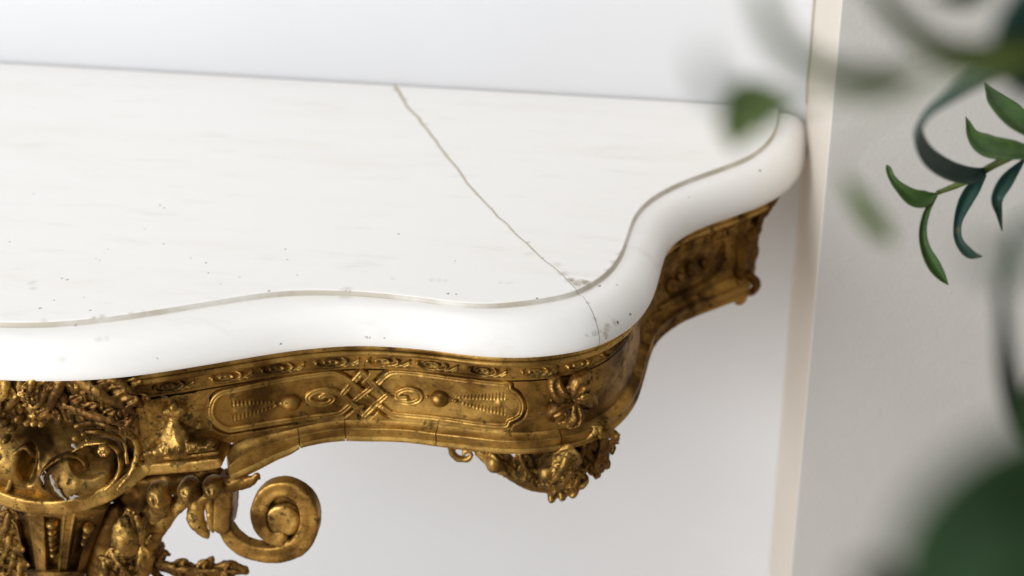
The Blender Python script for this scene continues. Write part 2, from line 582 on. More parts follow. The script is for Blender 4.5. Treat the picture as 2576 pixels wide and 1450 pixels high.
# old glue and dirt standing in the crack just under the surface
_k = np.argmin(np.linalg.norm(crk - at_z(1452, 729, ZT)[:2], axis=1))
_c, _n, _g = crk[2:_k], nrm[2:_k], gapw[2:_k] + .0002
_v = np.vstack([np.c_[_c - _n * _g, np.full(len(_c), ZT - .00025)], np.c_[_c + _n * _g, np.full(len(_c), ZT - .00025)],
                np.c_[_c - _n * _g, np.full(len(_c), ZT - .006)], np.c_[_c + _n * _g, np.full(len(_c), ZT - .006)]])
_m = len(_c)
mesh('crack_filling', _v, [[i, i + 1, _m + i + 1, _m + i] for i in range(_m - 1)] + [[2 * _m + i, 2 * _m + i + 1, i + 1, i] for i in range(_m - 1)] + [[_m + i, _m + i + 1, 3 * _m + i + 1, 3 * _m + i] for i in range(_m - 1)], GLUE, table, False)

# ------------------------------------------------------------------ apron frame
OC = resample(Of[::-1], 900)                 # from the right-hand back corner round to the left
OCs = arclen(OC)
SLEN = OCs[-1]
_t = np.gradient(smooth1(OC, 20), axis=0)
_t /= np.linalg.norm(_t, axis=1)[:, None]
ON = np.stack([-_t[:, 1], _t[:, 0]], 1)      # outward?
if ON[450] @ np.array([0, -1]) < 0:
    ON = -ON
INS = 0.021
CURVE = OC - ON * INS                        # plan of the frieze face


def AP(s, z, out):
    s = np.asarray(s, float)
    x = np.interp(s, OCs, CURVE[:, 0]) + np.interp(s, OCs, ON[:, 0]) * out
    y = np.interp(s, OCs, CURVE[:, 1]) + np.interp(s, OCs, ON[:, 1]) * out
    return np.stack([x, np.minimum(y, -.001), z + 0 * x], -1)


def SP(px, py, out=0.0):
    """(s, z) of the frieze face under a picture point"""
    C = CURVE + ON * out
    dr = ray(px, py)
    a = C[:-1] - CAM[:2]
    e = np.diff(C, axis=0)
    den = dr[0] * (-e[:, 1]) + dr[1] * e[:, 0]
    den = np.where(np.abs(den) < 1e-12, 1e-12, den)
    t = (a[:, 0] * (-e[:, 1]) + a[:, 1] * e[:, 0]) / den
    u = (dr[0] * a[:, 1] - dr[1] * a[:, 0]) / den
    ok = (u >= 0) & (u <= 1) & (t > 0)
    if not ok.any():
        return None
    i = np.where(ok)[0][np.argmin(t[ok])]
    return np.array([OCs[i] + u[i] * (OCs[i + 1] - OCs[i]), CAM[2] + t[i] * dr[2]])


def sweep(name, prof, s0, s1, mat, ds=.004, angle=40, parent=None, jitter=0):
    """closed profile [(out, z)] swept along the apron"""
    n = max(3, int((s1 - s0) / ds))
    s = np.linspace(s0, s1, n)
    k = len(prof)
    v = np.stack([AP(s, np.full(n, ZT + z), o) for o, z in prof], 1)
    f = grid_faces(n, k, closed_v=True).tolist()
    f.append(list(range(k))[::-1])
    f.append([(n - 1) * k + j for j in range(k)])
    return mesh(name, v.reshape(-1, 3), f, mat, parent or table, True, angle)


def relief(name, s0, s1, z0, z1, hf, mat, ds=.0006, parent=None):
    ns, nz = int((s1 - s0) / ds) + 1, int((z1 - z0) / ds) + 1
    S, Z = np.meshgrid(np.linspace(s0, s1, ns), np.linspace(z0, z1, nz), indexing='ij')
    h = hf(S, Z)
    v = AP(S, Z, np.maximum(h, -.0009)).reshape(-1, 3)
    f = grid_faces(ns, nz)
    keep = (h.reshape(-1)[f] > 0).any(1)
    f = f[keep]
    used = np.unique(f)
    mp = np.zeros(len(v), int)
    mp[used] = np.arange(len(used))
    return mesh(name, v[used], mp[f], mat, parent or table)


def pline(S, Z, pts):
    """distance to polyline in (s,z)"""
    d = np.full(S.shape, 9.)
    for a, b in zip(pts[:-1], pts[1:]):
        e = b - a
        t = np.clip(((S - a[0]) * e[0] + (Z - a[1]) * e[1]) / (e @ e + 1e-12), 0, 1)
        d = np.minimum(d, np.hypot(S - a[0] - t * e[0], Z - a[1] - t * e[1]))
    return d


def PP(l, out=0.002, n=6):
    q = np.array([SP(x, y, out) for x, y in l])
    return spline(q, n) if n else q



def lev(py, out, px=930):
    return float(SP(px, py, out)[1]) - ZT


Z_BAND, Z_BEAD = lev(880, .012), lev(898, .0125)
Z_EGG = lev(926, .002)
Z_FR = lev(1062, 0)
Z_R0, Z_R1 = lev(1077, .010), lev(1111, .010)
SA, SB = .128, SLEN - .128
print('Z', [round(a * 1000, 1) for a in (Z_BAND, Z_BEAD, Z_EGG, Z_FR, Z_R0, Z_R1)], SLEN)

# carcass behind the frieze, upper mouldings
S_CAP0, S_CAP1 = float(SP(268, 962, .012)[0]), float(SP(268, 962, .012)[0]) + .36
BANDP = [(-.002, -.0362), (.0122, -.0362), (.0118, -.038), (.0108, -.0400), (.0112, Z_BAND + .0012), (.0120, Z_BAND + .0005), (.0120, Z_BAND), (-.002, Z_BAND)]
_b = (Z_BAND - .0005 + Z_BEAD) / 2
_h = (Z_BAND - .0005 - Z_BEAD) / 2
BEADP = [(.001, _b + _h)] + [(.009 + .0042 * math.cos(a), _b + _h * math.sin(a)) for a in np.linspace(math.pi / 2, -math.pi / 2, 9)] + [(.004, _b - _h), (.003, _b - _h - .0015), (.001, _b - _h - .002)]
S_FR = float(SP(340, 1040, 0)[0])
FRP = [(0, -.0365), (.002, -.0505), (.0025, Z_EGG + .003), (.0036, Z_EGG + .002), (.0036, Z_EGG + .0004), (.001, Z_EGG - .001), (0, Z_EGG - .003),
       (0, Z_FR), (0, Z_FR - .004), (-.012, Z_FR - .004), (-.012, -.0365)]
for a, b in ((SA, S_FR), (S_CAP1, SB)):
    sweep('frieze', FRP, a, b, GOLD)
for a, b in ((.062, S_CAP0), (S_CAP1, SLEN - .062)):
    sweep('top_band', BANDP, a, b, GOLD_BAND)
for a, b in ((SA, S_CAP0 - .012), (S_CAP1, SB)):
    sweep('bead_moulding', BEADP, a, b, GOLD_BAND, angle=60)

# egg band: running scroll motifs with a rosette in each
EGGS = [(424, 971), (570, 950), (697, 925), (833, 907), (964, 904), (1087, 910), (1216, 925), (1346, 929), (1455, 917)]
ez = (Z_BEAD - .0045 + Z_EGG + .003) / 2
eh = (Z_BEAD - .0045 - Z_EGG - .003) / 2
es = [SP(x, y, .003)[0] for x, y in EGGS]
egap = abs(np.median(np.diff(es[:8])))
extra = [es[-1] - egap * k for k in (1, 2, 3, 4, 5, 6, 7, 8, 9)]
for k, sc in enumerate([e for e in es if e < S_FR - .012] + [e for e in extra if e > SA + .02]):
    def h(S, Z, sc=sc, k=k):
        u, w = -(S - sc), Z - (ZT + ez)                       # u to the right in the picture
        a, b = egap * .33, eh * 1.02
        r = np.hypot(u / a, w / b)
        bowl = ss(.75, .2, w / b)
        ring = .0042 * np.exp(-((r - .86) / .14) ** 2) * bowl
        ros = .0036 * np.exp(-((r - .40) / .13) ** 2) + .0030 * np.exp(-(r / .16) ** 2)
        pet = 0
        # sweeping leaf joining to the next motif
        t = (u - a) / (egap - 2 * a)
        cl = -eh * .9 + 1.7 * eh * ss(-.35, 1.0, t)
        leaf = .0044 * np.exp(-((w - cl) / (.26 * eh)) ** 2) * ss(-.6, -.2, t) * (1 - ss(1.0, 1.35, t))
        leaf2 = .0034 * np.exp(-((w - cl + .62 * eh) / (.20 * eh)) ** 2) * ss(-.3, .1, t) * (1 - ss(.8, 1.3, t))
        P = AP(S, Z, 0)
        n = vnoise(P, .0022, 3) * .00025
        hh = np.maximum.reduce([ring, ros + pet, leaf, leaf2]) + n
        env = ss(egap * .5, egap * .46, np.abs(u - (egap - 2 * a) * .12)) * ss(eh * 1.12, eh * .98, np.abs(w))
        return np.where(env > 0, .0012 + hh * env, -.01) - (1 - env) * .003
    relief('scroll_motif', sc - egap * .55, sc + egap * .55, ZT + ez - eh * 1.15, ZT + ez + eh * 1.15, h, GOLD_OLD, .0006)

# panel with strap border ------------------------------------------------------
SW = .0021


def strap(S, Z, pts, w=SW, hgt=.0042, base=.0):
    d = pline(S, Z, pts)
    return np.where(d < w * 1.25, base + hgt * np.sqrt(np.clip(1 - (d / (w * 1.25)) ** 4, 0, 1)) - .0008 * np.exp(-(d / (w * .4)) ** 2), -.01), d


def strap_part(name, pts, mat, w=SW, hgt=.0042, under=(), ds=.0005, seed=0, parent=None):
    lo, hi = pts.min(0) - w * 2, pts.max(0) + w * 2

    def h(S, Z):
        hh, d = strap(S, Z, pts, w, hgt)
        for u, r in under:
            dd = np.hypot(S - u[0], Z - u[1])
            hh = np.where(hh > 0, hh - .0020 * np.exp(-(dd / r) ** 2), hh)
        return np.where(hh > 0, np.maximum(hh + vnoise(AP(S, Z, 0), .006, seed) * .00035, .0002), hh)
    return relief(name, lo[0], hi[0], lo[1], hi[1], h, mat, ds, parent)


LB = [(961, 1025), (940, 1010), (925, 1000), (905, 983), (885, 966), (864, 950), (838, 941), (790, 945), (726, 956), (670, 966), (622, 976), (580, 985),
      (556, 991), (541, 1003), (533, 1020), (531, 1039), (536, 1055), (548, 1069), (566, 1079), (585, 1082), (640, 1073), (721, 1060), (790, 1050), (848, 1043), (866, 1033), (880, 1021)]
RB = [(880, 1021), (900, 1004), (915, 992), (935, 977), (954, 964), (972, 947), (990, 939), (1030, 941), (1080, 947), (1132, 954), (1200, 962), (1258, 968), (1279, 969),
      (1282, 982), (1298, 993), (1309, 1008), (1313, 1026), (1307, 1044), (1293, 1054), (1279, 1061), (1272, 1072), (1240, 1072), (1190, 1066), (1132, 1058), (1060, 1050),
      (992, 1044), (975, 1036), (961, 1025)]
S3 = [(911, 938), (930, 958), (950, 979), (970, 997), (1003, 1012), (1035, 1015), (1056, 1005), (1052, 988), (1025, 981), (1002, 989), (1003, 1001), (1020, 1003)]
S4 = [(917, 1046), (893, 1022), (868, 1000), (850, 990), (828, 983), (802, 984), (780, 994), (776, 1008), (798, 1018), (825, 1016), (838, 1003), (822, 995), (808, 1000)]
S5 = [(911, 938), (896, 955), (880, 973), (863, 991)]
S6 = [(917, 1046), (935, 1029), (953, 1012), (972, 996)]
pLB, pRB, p3, p4, p5, p6 = (PP(q, .003) for q in (LB, RB, S3, S4, S5, S6))
cent = SP(915, 992, .003)
q1, q2, q3, q4 = (SP(*q, .003) for q in ((888, 968), (938, 972), (895, 1020), (945, 1018)))
strap_part('panel_border', pLB, GOLD_BAND, .0023, .0040, under=[(cent, .003), (q4, .003)], seed=1)
strap_part('panel_border', pRB, GOLD_BAND, .0023, .0036, under=[(q2, .003), (q3, .003)], seed=2)
strap_part('scroll_strap', p3, GOLD_BAND, .0024, .0040, under=[(cent + [0.006, .006], .002)], seed=3)
strap_part('scroll_strap', p4, GOLD_BAND, .0024, .0040, seed=4)
strap_part('knot_strap', p5, GOLD_BAND, .0024, .0042, under=[(q1, .003)], seed=5)
strap_part('knot_strap', p6, GOLD_BAND, .0024, .0042, under=[(q4, .003)], seed=6)


def inside(S, Z, poly):
    c = np.zeros(S.shape, bool)
    for a, b in zip(poly, np.roll(poly, -1, 0)):
        if a[1] == b[1]:
            continue
        k = ((a[1] > Z) != (b[1] > Z)) & (S < (b[0] - a[0]) * (Z - a[1]) / (b[1] - a[1]) + a[0])
        c ^= k
    return c


def comb(S, Z, poly, cx, spine, wedge):
    return


def field_part(loop, ribs, seed):
    lo, hi = loop.min(0), loop.max(0)
    c0, c1, rr = SP(*ribs[0], .002), SP(*ribs[1], .002), ribs[2]

    def h(S, Z):
        ins = inside(S, Z, loop)
        ax = (c1 - c0) / np.linalg.norm(c1 - c0)
        t = ((S - c0[0]) * ax[0] + (Z - c0[1]) * ax[1]) / np.linalg.norm(c1 - c0)
        w = np.abs(-(S - c0[0]) * ax[1] + (Z - c0[1]) * ax[0])
        T = np.clip(t, 0, 1)
        half = rr * (1 - T) ** .7 + .001
        m = ss(-.02, .03, t) * (1 - ss(.95, 1, t)) * ss(half * 1.05, half * .9, w) * ss(.0025 * (1 - T) + .001, .0042 * (1 - T) + .0015, w)
        rib = .5 + .5 * np.cos(t * np.linalg.norm(c1 - c0) / .0032 * 2 * np.pi)
        g = .0013 + vnoise(AP(S, Z, 0), .012, seed) * .0002 - m * .0010 * (1 - rib) + m * .0004 * rib
        ey = np.hypot(t - .12, w / np.linalg.norm(c1 - c0)) * np.linalg.norm(c1 - c0)
        g = g + .0012 * np.exp(-(ey / .003) ** 2)
        return np.where(ins, np.maximum(g, .0002), -.01)
    return relief('panel_field', lo[0], hi[0], lo[1], hi[1], h, GOLD_BAND if seed == 12 else GOLD, .0006)


field_part(pLB, ((582, 1036), (700, 1018), .0095), 11)
field_part(pRB, ((1272, 1018), (1140, 1004), .0105), 12)


def bump_part(name, c, tip, r, mat, out=.0075, tail=True):
    c, tip = SP(*c, .002), SP(*tip, .002)
    ax = (tip - c) / np.linalg.norm(tip - c)
    L = np.linalg.norm(tip - c)

    def h(S, Z):
        u = (S - c[0]) * ax[0] + (Z - c[1]) * ax[1]
        w = -(S - c[0]) * ax[1] + (Z - c[1]) * ax[0]
        hh = out * np.sqrt(np.clip(1 - (u / r) ** 2 - (w / r) ** 2, 0, 1))
        t = np.clip(u / L, 0, 1)
        taper = r * .75 * (1 - t) ** 1.2 + .0004
        hh = np.maximum(hh, np.where((u > 0) & (u < L), .55 * out * (1 - t) * np.sqrt(np.clip(1 - (w / taper) ** 2, 0, 1)), 0))
        k = np.hypot(u - L * .86, w)
        hh = np.maximum(hh, .003 * np.sqrt(np.clip(1 - (k / .0022) ** 2, 0, 1)))
        k = np.hypot(u + r * 1.25, w)
        hh = np.maximum(hh, .0022 * np.sqrt(np.clip(1 - (k / .0017) ** 2, 0, 1)))
        return np.where(hh > 0, hh + .0012, -.01)
    return relief(name, c[0] - L - r * 2, c[0] + L + r * 2, c[1] - r * 2, c[1] + r * 2, h, mat, .0005)


LOOP = np.vstack([pLB, pRB[::1]])


def ground(S, Z):
    ins = inside(S, Z, pLB) | inside(S, Z, pRB)
    d = np.minimum.reduce([pline(S, Z, q) for q in (pLB, pRB, p5, p6)])
    h = np.where(ins | (d < .0050), -.01, .0038)
    return np.where(h > 0, h + vnoise(AP(S, Z, 0), .010, 2) * .0003, h)


relief('frieze_ground', SP(1530, 960, 0)[0] - .10, SP(500, 1040, 0)[0], ZT + Z_FR + .001, ZT + Z_EGG - .0010, ground, GOLD, .0007)
bump_part('acorn', (732, 1013), (688, 1021), .0078, GOLD)
bump_part('acorn', (1106, 1003), (1152, 1010), .0078, GOLD_BAND)

# lower rail: lofted between a traced top edge and a traced bottom edge ---------
TOP = [(930, 1077), (864, 1077), (810, 1084), (752, 1096), (690, 1112), (640, 1130), (600, 1150), (575, 1172)]
BOT = [(930, 1111), (864, 1111), (810, 1117), (757, 1128), (729, 1146), (700, 1157), (640, 1188), (600, 1206)]
tT = np.array([SP(x, y, .010) for x, y in TOP])
tB = np.array([SP(x, y, .010) for x, y in BOT])
sEND = tT[-1, 0]


def zT(s):
    return np.interp(s, tT[:, 0], tT[:, 1] - ZT, left=Z_R0)


def zB(s):
    return np.interp(s, tB[:, 0], tB[:, 1] - ZT, left=Z_R1)


def rail(name, s0, s1, mat, ds=.003, k_out=1.0):
    n = max(4, int((s1 - s0) / ds))
    s = np.linspace(s0, s1, n)
    T, B = zT(s), zB(s)
    pr = [(-.004, 1.45), (.0005, 1.45), (.0015, 1.38), (.0025, 1.27), (.006, 1.12), (.0085, 1.04), (.0108, 1.0), (.0112, .93), (.0104, .82), (.0104, .42), (.0098, .36), (.0106, .30), (.0116, .20),
          (.0112, .06), (.010, .0), (.004, -.04), (-.004, -.02)]
    v = np.stack([AP(s, ZT + B + (T - B) * (f if f <= 1 else 1) * k_out + (max(0, f - 1) * .0145) + (T - B) * (1 - k_out) * .4, o * k_out) for o, f in pr], 1)
    k = len(pr)
    v += vnoise(v, .03, 5)[..., None] * .0004
    f = grid_faces(n, k, closed_v=True).tolist() + [list(range(k))[::-1], [(n - 1) * k + j for j in range(k)]]
    return mesh(name, v.reshape(-1, 3), f, mat, table, True, 38)


cuts = [SA + .022, .30, SP(1412, 1105, .010)[0], SP(1098, 1095, .010)[0], SP(868, 1095, .010)[0], SP(752, 1110, .010)[0], sEND]
cuts = sorted(cuts)
for a, b in zip(cuts[:-1], cuts[1:]):
    rail('lower_rail', a + .0004, b - .0004, GOLD_BAND if a > cuts[1] else GOLD)
rail('rail_core', cuts[0] + .004, cuts[-1] - .004, GOLD_DARK, .003, .82)
# plain continuation round the unseen left half
rail_l = sweep('lower_rail', [(-.004, Z_R0 + .004), (.0025, Z_R0 + .003), (.0108, Z_R0), (.0104, Z_R1 + .002), (.010, Z_R1), (-.004, Z_R1)], S_CAP1, SB, GOLD)


# ------------------------------------------------------------------ carved ornament (signed distance fields meshed with surface nets)
KX, KZ = .000338, .000405                    # metres per picture unit, across and up, at the leg


class Sh:
    def __init__(s, f, lo, hi):
        s.f, s.lo, s.hi = f, np.asarray(lo, float), np.asarray(hi, float)


def blob(px, py, y, rx, rz, ry, rot=0, kx=KX, kz=KZ, c=None):
    c = at_y(px, py, y) if c is None else c
    r = np.array([rx * kx, ry, rz * kz])
    a = math.radians(rot)
    ca, sa = math.cos(a), math.sin(a)

    def f(X):
        p = X - c
        q = np.stack([p[..., 0] * ca + p[..., 2] * sa, p[..., 1], -p[..., 0] * sa + p[..., 2] * ca], -1)
        k0 = np.linalg.norm(q / r, axis=-1)
        k1 = np.linalg.norm(q / r ** 2, axis=-1) + 1e-9
        return k0 * (k0 - 1) / k1
    m = max(r[0], r[2])
    return Sh(f, c - [m, r[1], m], c + [m, r[1], m])


def chain(pts, rad, fy=1.0, n=5, y0=None):
    """tapered tube; fy flattens it front to back"""
    p = np.asarray(pts, float)
    q = spline(np.c_[p, np.asarray(rad, float)], n)
    P_, R_ = q[:, :3], q[:, 3]
    sc = np.array([1, 1 / fy, 1])

    def f(X):
        d = np.full(X.shape[:-1], 9.)
        Y = X * sc
        for i in range(len(P_) - 1):
            a, b = P_[i] * sc, P_[i + 1] * sc
            e = b - a
            w = Y - a
            t = np.clip((w @ e) / (e @ e + 1e-12), 0, 1)
            dd = np.linalg.norm(w - t[..., None] * e, axis=-1) - (R_[i] + (R_[i + 1] - R_[i]) * t)
            d = np.minimum(d, dd)
        return d * min(1, fy)
    m = R_.max()
    return Sh(f, P_.min(0) - [m, m * fy, m], P_.max(0) + [m, m * fy, m])


def zc(l, y, z1=True, kx=KX):
    """list of (x, y, r[, depth]) read in the enlarged view -> points, radii"""
    pts, rad = [], []
    for q in l:
        px, py = q[0] * .3706, 912.3 + q[1] * .3706
        pts.append(at_y(px, py, y + (q[3] if len(q) > 3 else 0)))
        rad.append(q[2] * .3706 * kx)
    return pts, rad


def zc3(l, y):
    pts, rad = [], []
    for q in l:
        px, py = 905.6 + q[0] * .3238, 805 + q[1] * .3238
        pts.append(at_y(px, py, y + (q[3] if len(q) > 3 else 0)))
        rad.append(q[2] * .3238 * KX)
    return pts, rad


def zb(x, y_, y, rx, rz, ry, rot=0):
    return blob(x * .3706, 912.3 + y_ * .3706, y, rx * .3706, rz * .3706, ry, rot)


def zb3(x, y_, y, rx, rz, ry, rot=0):
    return blob(905.6 + x * .3238, 805 + y_ * .3238, y, rx * .3238, rz * .3238, ry, rot)


def smin(a, b, k):
    h = np.clip(.5 + .5 * (b - a) / k, 0, 1)
    return b + (a - b) * h - k * h * (1 - h)


def U(lst, k=.002):
    def f(X):
        d = lst[0].f(X)
        for s in lst[1:]:
            d = smin(d, s.f(X), k)
        return d
    return Sh(f, np.min([s.lo for s in lst], 0), np.max([s.hi for s in lst], 0))


def D(a, lst, k=.0015):
    def f(X):
        d = a.f(X)
        for s in lst:
            d = -smin(-d, s.f(X), k)
        return d
    return Sh(f, a.lo, a.hi)


def ribbon(pts, hw, y0, y1, rnd=.0012, n=6, y_of=None):
    """flat band: a picture-plane path with half width hw(m), between depths y0 (front) and y1"""
    p = spline(np.asarray(pts, float), n)
    H = np.interp(np.linspace(0, 1, len(p)), np.linspace(0, 1, len(hw)), hw) if np.ndim(hw) else np.full(len(p), hw)

    def f(X):
        d = np.full(X.shape[:-1], 9.)
        yo = np.zeros(X.shape[:-1])
        for i in range(len(p) - 1):
            a, e = p[i], p[i + 1] - p[i]
            wx, wz = X[..., 0] - a[0], X[..., 2] - a[2]
            t = np.clip((wx * e[0] + wz * e[2]) / (e[0] ** 2 + e[2] ** 2 + 1e-12), 0, 1)
            dd = np.hypot(wx - t * e[0], wz - t * e[2]) - (H[i] + (H[i + 1] - H[i]) * t)
            m = dd < d
            d = np.where(m, dd, d)
            yo = np.where(m, a[1] + t * e[1], yo)
        dy = np.abs(X[..., 1] - yo - (y0 + y1) / 2) - (y1 - y0) / 2
        a, b = d + rnd, dy + rnd
        return np.minimum(np.maximum(a, b), 0) + np.hypot(np.maximum(a, 0), np.maximum(b, 0)) - rnd
    m = H.max()
    return Sh(f, p.min(0) + [-m, y0, -m], p.max(0) + [m, y1, m])


def nets(name, sh, mat, h=.0011, noise=.0005, nscale=.008, seed=1, parent=None, sm=1, fine=.00018):
    lo, hi = sh.lo - 3 * h, sh.hi + 3 * h
    n = np.maximum(4, np.ceil((hi - lo) / h).astype(int))
    ax = [lo[k] + h * np.arange(n[k]) for k in range(3)]
    X = np.stack(np.meshgrid(*ax, indexing='ij'), -1)
    Fv = sh.f(X)
    near = np.abs(Fv) < 4 * h
    Xn = X[near]
    Fv[near] += vnoise(Xn, nscale, seed) * noise + vnoise(Xn, nscale * .35, seed + 5) * noise * .5 + vnoise(Xn, .0022, seed + 9) * fine
    sgn_ = Fv < 0
    A = np.zeros(tuple(n - 1) + (3,))
    cnt = np.zeros(tuple(n - 1))
    nx, ny, nz = n
    cs = lambda o, m: slice(o, o + m - 1)
    for axis in range(3):
        for b in (0, 1):
            for c in (0, 1):
                o0 = [0, 0, 0]
                oth = [k for k in range(3) if k != axis]
                o0[oth[0]], o0[oth[1]] = b, c
                o1 = list(o0)
                o1[axis] = 1
                i0 = tuple(cs(o0[k], n[k]) for k in range(3))
                i1 = tuple(cs(o1[k], n[k]) for k in range(3))
                f0, f1 = Fv[i0], Fv[i1]
                m = sgn_[i0] != sgn_[i1]
                t = np.where(m, f0 / np.where(m, f0 - f1, 1), 0)
                for k in range(3):
                    A[..., k] += np.where(m, (t if k == axis else o0[k]), 0)
                cnt += m
    act = cnt > 0
    idx = -np.ones(tuple(n - 1), int)
    idx[act] = np.arange(act.sum())
    ii = np.argwhere(act)
    v = lo + h * (ii + A[act] / cnt[act][:, None])
    faces = []
    for axis in range(3):
        u, w = (axis + 1) % 3, (axis + 2) % 3
        sl0 = [slice(1, n[k] - 1) for k in range(3)]
        sl1 = list(sl0)
        sl0[axis] = slice(0, n[axis] - 1)
        sl1[axis] = slice(1, n[axis])
        m = sgn_[tuple(sl0)] != sgn_[tuple(sl1)]
        inside0 = sgn_[tuple(sl0)][m]
        e = np.argwhere(m)
        off = np.ones(3, int)
        off[axis] = 0
        e = e + off
        quad = []
        for du, dw in ((-1, -1), (0, -1), (0, 0), (-1, 0)):
            q = e.copy()
            q[:, u] += du
            q[:, w] += dw
            quad.append(idx[q[:, 0], q[:, 1], q[:, 2]])
        quad = np.stack(quad, 1)
        quad = np.where(inside0[:, None], quad, quad[:, ::-1])
        faces.append(quad)
    f = np.vstack(faces)
    f = f[(f >= 0).all(1)]
    for _ in range(sm):                      # one relaxation pass
        acc = np.zeros_like(v)
        c2 = np.zeros(len(v))
        for a in range(4):
            b = (a + 1) % 4
            np.add.at(acc, f[:, a], v[f[:, b]])
            np.add.at(acc, f[:, b], v[f[:, a]])
            np.add.at(c2, f[:, a], 1)
            np.add.at(c2, f[:, b], 1)
        v = .55 * v + .45 * acc / np.maximum(c2, 1)[:, None]
    return mesh(name, v, f, mat, parent or table)


def leaf(l, y, fy=.6, lobes=(), rib=True, k=.003, z3=False):
    """carved leaf: a flattened tapering tube with side lobes and a sunk midrib"""
    c = zc3 if z3 else zc
    main = chain(*c(l, y), fy=fy)
    s = U([main] + [chain(*c(q, y), fy=fy) for q in lobes], k)
    if rib:
        pts, rad = c(l, y)
        pts = [p + np.array([0, -r * fy * 1.05, 0]) for p, r in zip(pts, rad)]
        s = D(s, [chain(pts, [max(r * .28, .0007) for r in rad], fy=.8)], .0015)
    return s


def acanthus(sp, wid, y, conv=None, fy=.38, n=3, side=(1, -1), tipcurl=.35, lift=.004):
    """a carved acanthus leaf: spine plus fingers fanning out on both sides, each with its own flute"""
    conv = conv or zc
    q = spline(np.array([(a, b) for a, b in sp], float), 8)
    L = arclen(q)
    at = lambda t: np.array([np.interp(t * L[-1], L, q[:, 0]), np.interp(t * L[-1], L, q[:, 1])])
    parts, cuts_ = [], []
    spine = [(*at(t), wid * (.40 - .24 * t), -lift * math.sin(math.pi * t)) for t in np.linspace(0, 1, 6)]
    parts.append(chain(*conv(spine, y), fy=.7))
    for sd in side:
        for k in range(n + 1):
            t0 = .04 + .80 * k / n
            a, b = at(t0), at(min(1, t0 + .05))
            d_ = (b - a) / (np.linalg.norm(b - a) + 1e-9)
            pr_ = np.array([-d_[1], d_[0]]) * sd
            w = wid * (.92 - .42 * t0) * (1, .92, 1.05, .95)[k % 4]
            p1 = a + pr_ * w * .45 + d_ * w * .30
            p2 = a + pr_ * w * .82 + d_ * w * .62
            p3 = a + pr_ * w * (.98 - tipcurl * .3) + d_ * w * (.95 + tipcurl * .3)
            r = wid * (.40 - .14 * t0)
            l = [(*a, r * .8, 0), (*p1, r * 1.05, -.0012), (*p2, r * .85, -.0005), (*p3, r * .40, .002)]
            parts.append(chain(*conv(l, y), fy=fy))
            g = [(*a, r * .30, -r * .3706 * KX * fy * .9), (*p1, r * .34, -.0012 - r * .3706 * KX * fy * 1.02), (*p2, r * .26, -.0005 - r * .3706 * KX * fy * .85)]
            cuts_.append(chain(*conv(g, y), fy=.8))
    return D(U(parts, .0012), cuts_, .0009)


# --- capital over the leg: shell body, hollow volute, shoulder scrolls
YL = -.488
body = U([zb(330, 560, -.452, 560, 330, .052), zb(150, 520, -.470, 330, 220, .042, 10), zb(560, 740, -.482, 296, 212, .032, 16)], .006)
body = D(body, [zb(575, 735, -.528, 245, 172, .060, 18), zb(138, 775, -.520, 62, 165, .036, -10), zb(660, 350, -.522, 220, 110, .030, -12), zb(300, 180, -.53, 500, 130, .045, 0)], .0025)
nets('capital', body, GOLD_OLD, .0012, .0006, .012, 3, fine=.0002)
sp = [(500, 590, 12, -.002), (600, 543, 13, -.003), (710, 533, 14, -.003), (790, 575, 14, -.003), (822, 655, 14, -.003), (812, 740, 14, -.004), (752, 825, 14, -.006),
      (640, 895, 14, -.008), (510, 930, 14, -.009), (395, 905, 14, -.009), (310, 845, 15, -.008), (290, 770, 15, -.008), (325, 700, 14, -.008), (410, 640, 13, -.007),
      (490, 625, 13, -.004), (560, 650, 13, -.001), (595, 715, 13, .001), (575, 785, 13, .002)]
nets('volute_rim', chain(*zc([(a, b, c * 1.15, d + .008) for a, b, c, d in sp], -.503), fy=2.4), GOLD_OLD, .0010, .0004, .006, 4)
nets('volute_eye', U([ribbon(zc([(520, 775, 1), (512, 790, 1)], -.4985)[0], 56 * .3706 * KX, 0, .016, .003), chain(*zc([(470, 850, 20), (560, 860, 26), (630, 810, 26), (640, 720, 20), (600, 660, 12)], -.486))], .002), GOLD_OLD, .0010, .0004, .006, 5)
nets('volute_rosette', U([zb(706 + 26 * math.cos(a), 596 + 24 * math.sin(a), -.5045, 19, 19, .0035) for a in np.linspace(0, 5.1, 6)] + [zb(706, 596, -.506, 15, 15, .004)], .0008),
     GOLD_OLD, .0007, .0001, .004, 6)
nets('volute_rim', chain(*zc([(30, 900, 20), (75, 800, 20), (62, 690, 20), (110, 610, 20), (170, 575, 20), (225, 620, 18)], -.506)), GOLD_OLD, .0011, .0005, .006, 7)
nets('shell_rim', U([chain(*zc([(520, 430, 22, -.004), (640, 400, 26), (740, 430, 26, .0), (850, 470, 28, .008), (925, 540, 24, .014), (925, 660, 22, .014), (880, 760, 20, .010), (800, 860, 14, .002)], -.510)),
                     chain(*zc([(590, 470, 14, -.004), (690, 470, 16, -.002), (790, 500, 15, .006), (850, 560, 12, .012), (860, 680, 10, .012)], -.512))], .002), GOLD_OLD, .0011, .0006, .006, 8)
for k, (x, y_, r) in enumerate(((25, 400, 40), (80, 440, 30), (130, 375, 38), (190, 400, 34), (235, 400, 30), (285, 405, 28), (40, 520, 26), (520, 500, 30), (575, 470, 26), (600, 510, 18))):
    nets('scroll_bud', D(U([zb(x, y_, -.508, r, r * .8, .006, -20), zb(x + r * .5, y_ - r * .3, -.507, r * .7, r * .5, .005, 20)], .002), [zb(x, y_, -.515, r * .35, r * .3, .004)], .001), GOLD_OLD, .0009, .0003, .005, 20 + k)

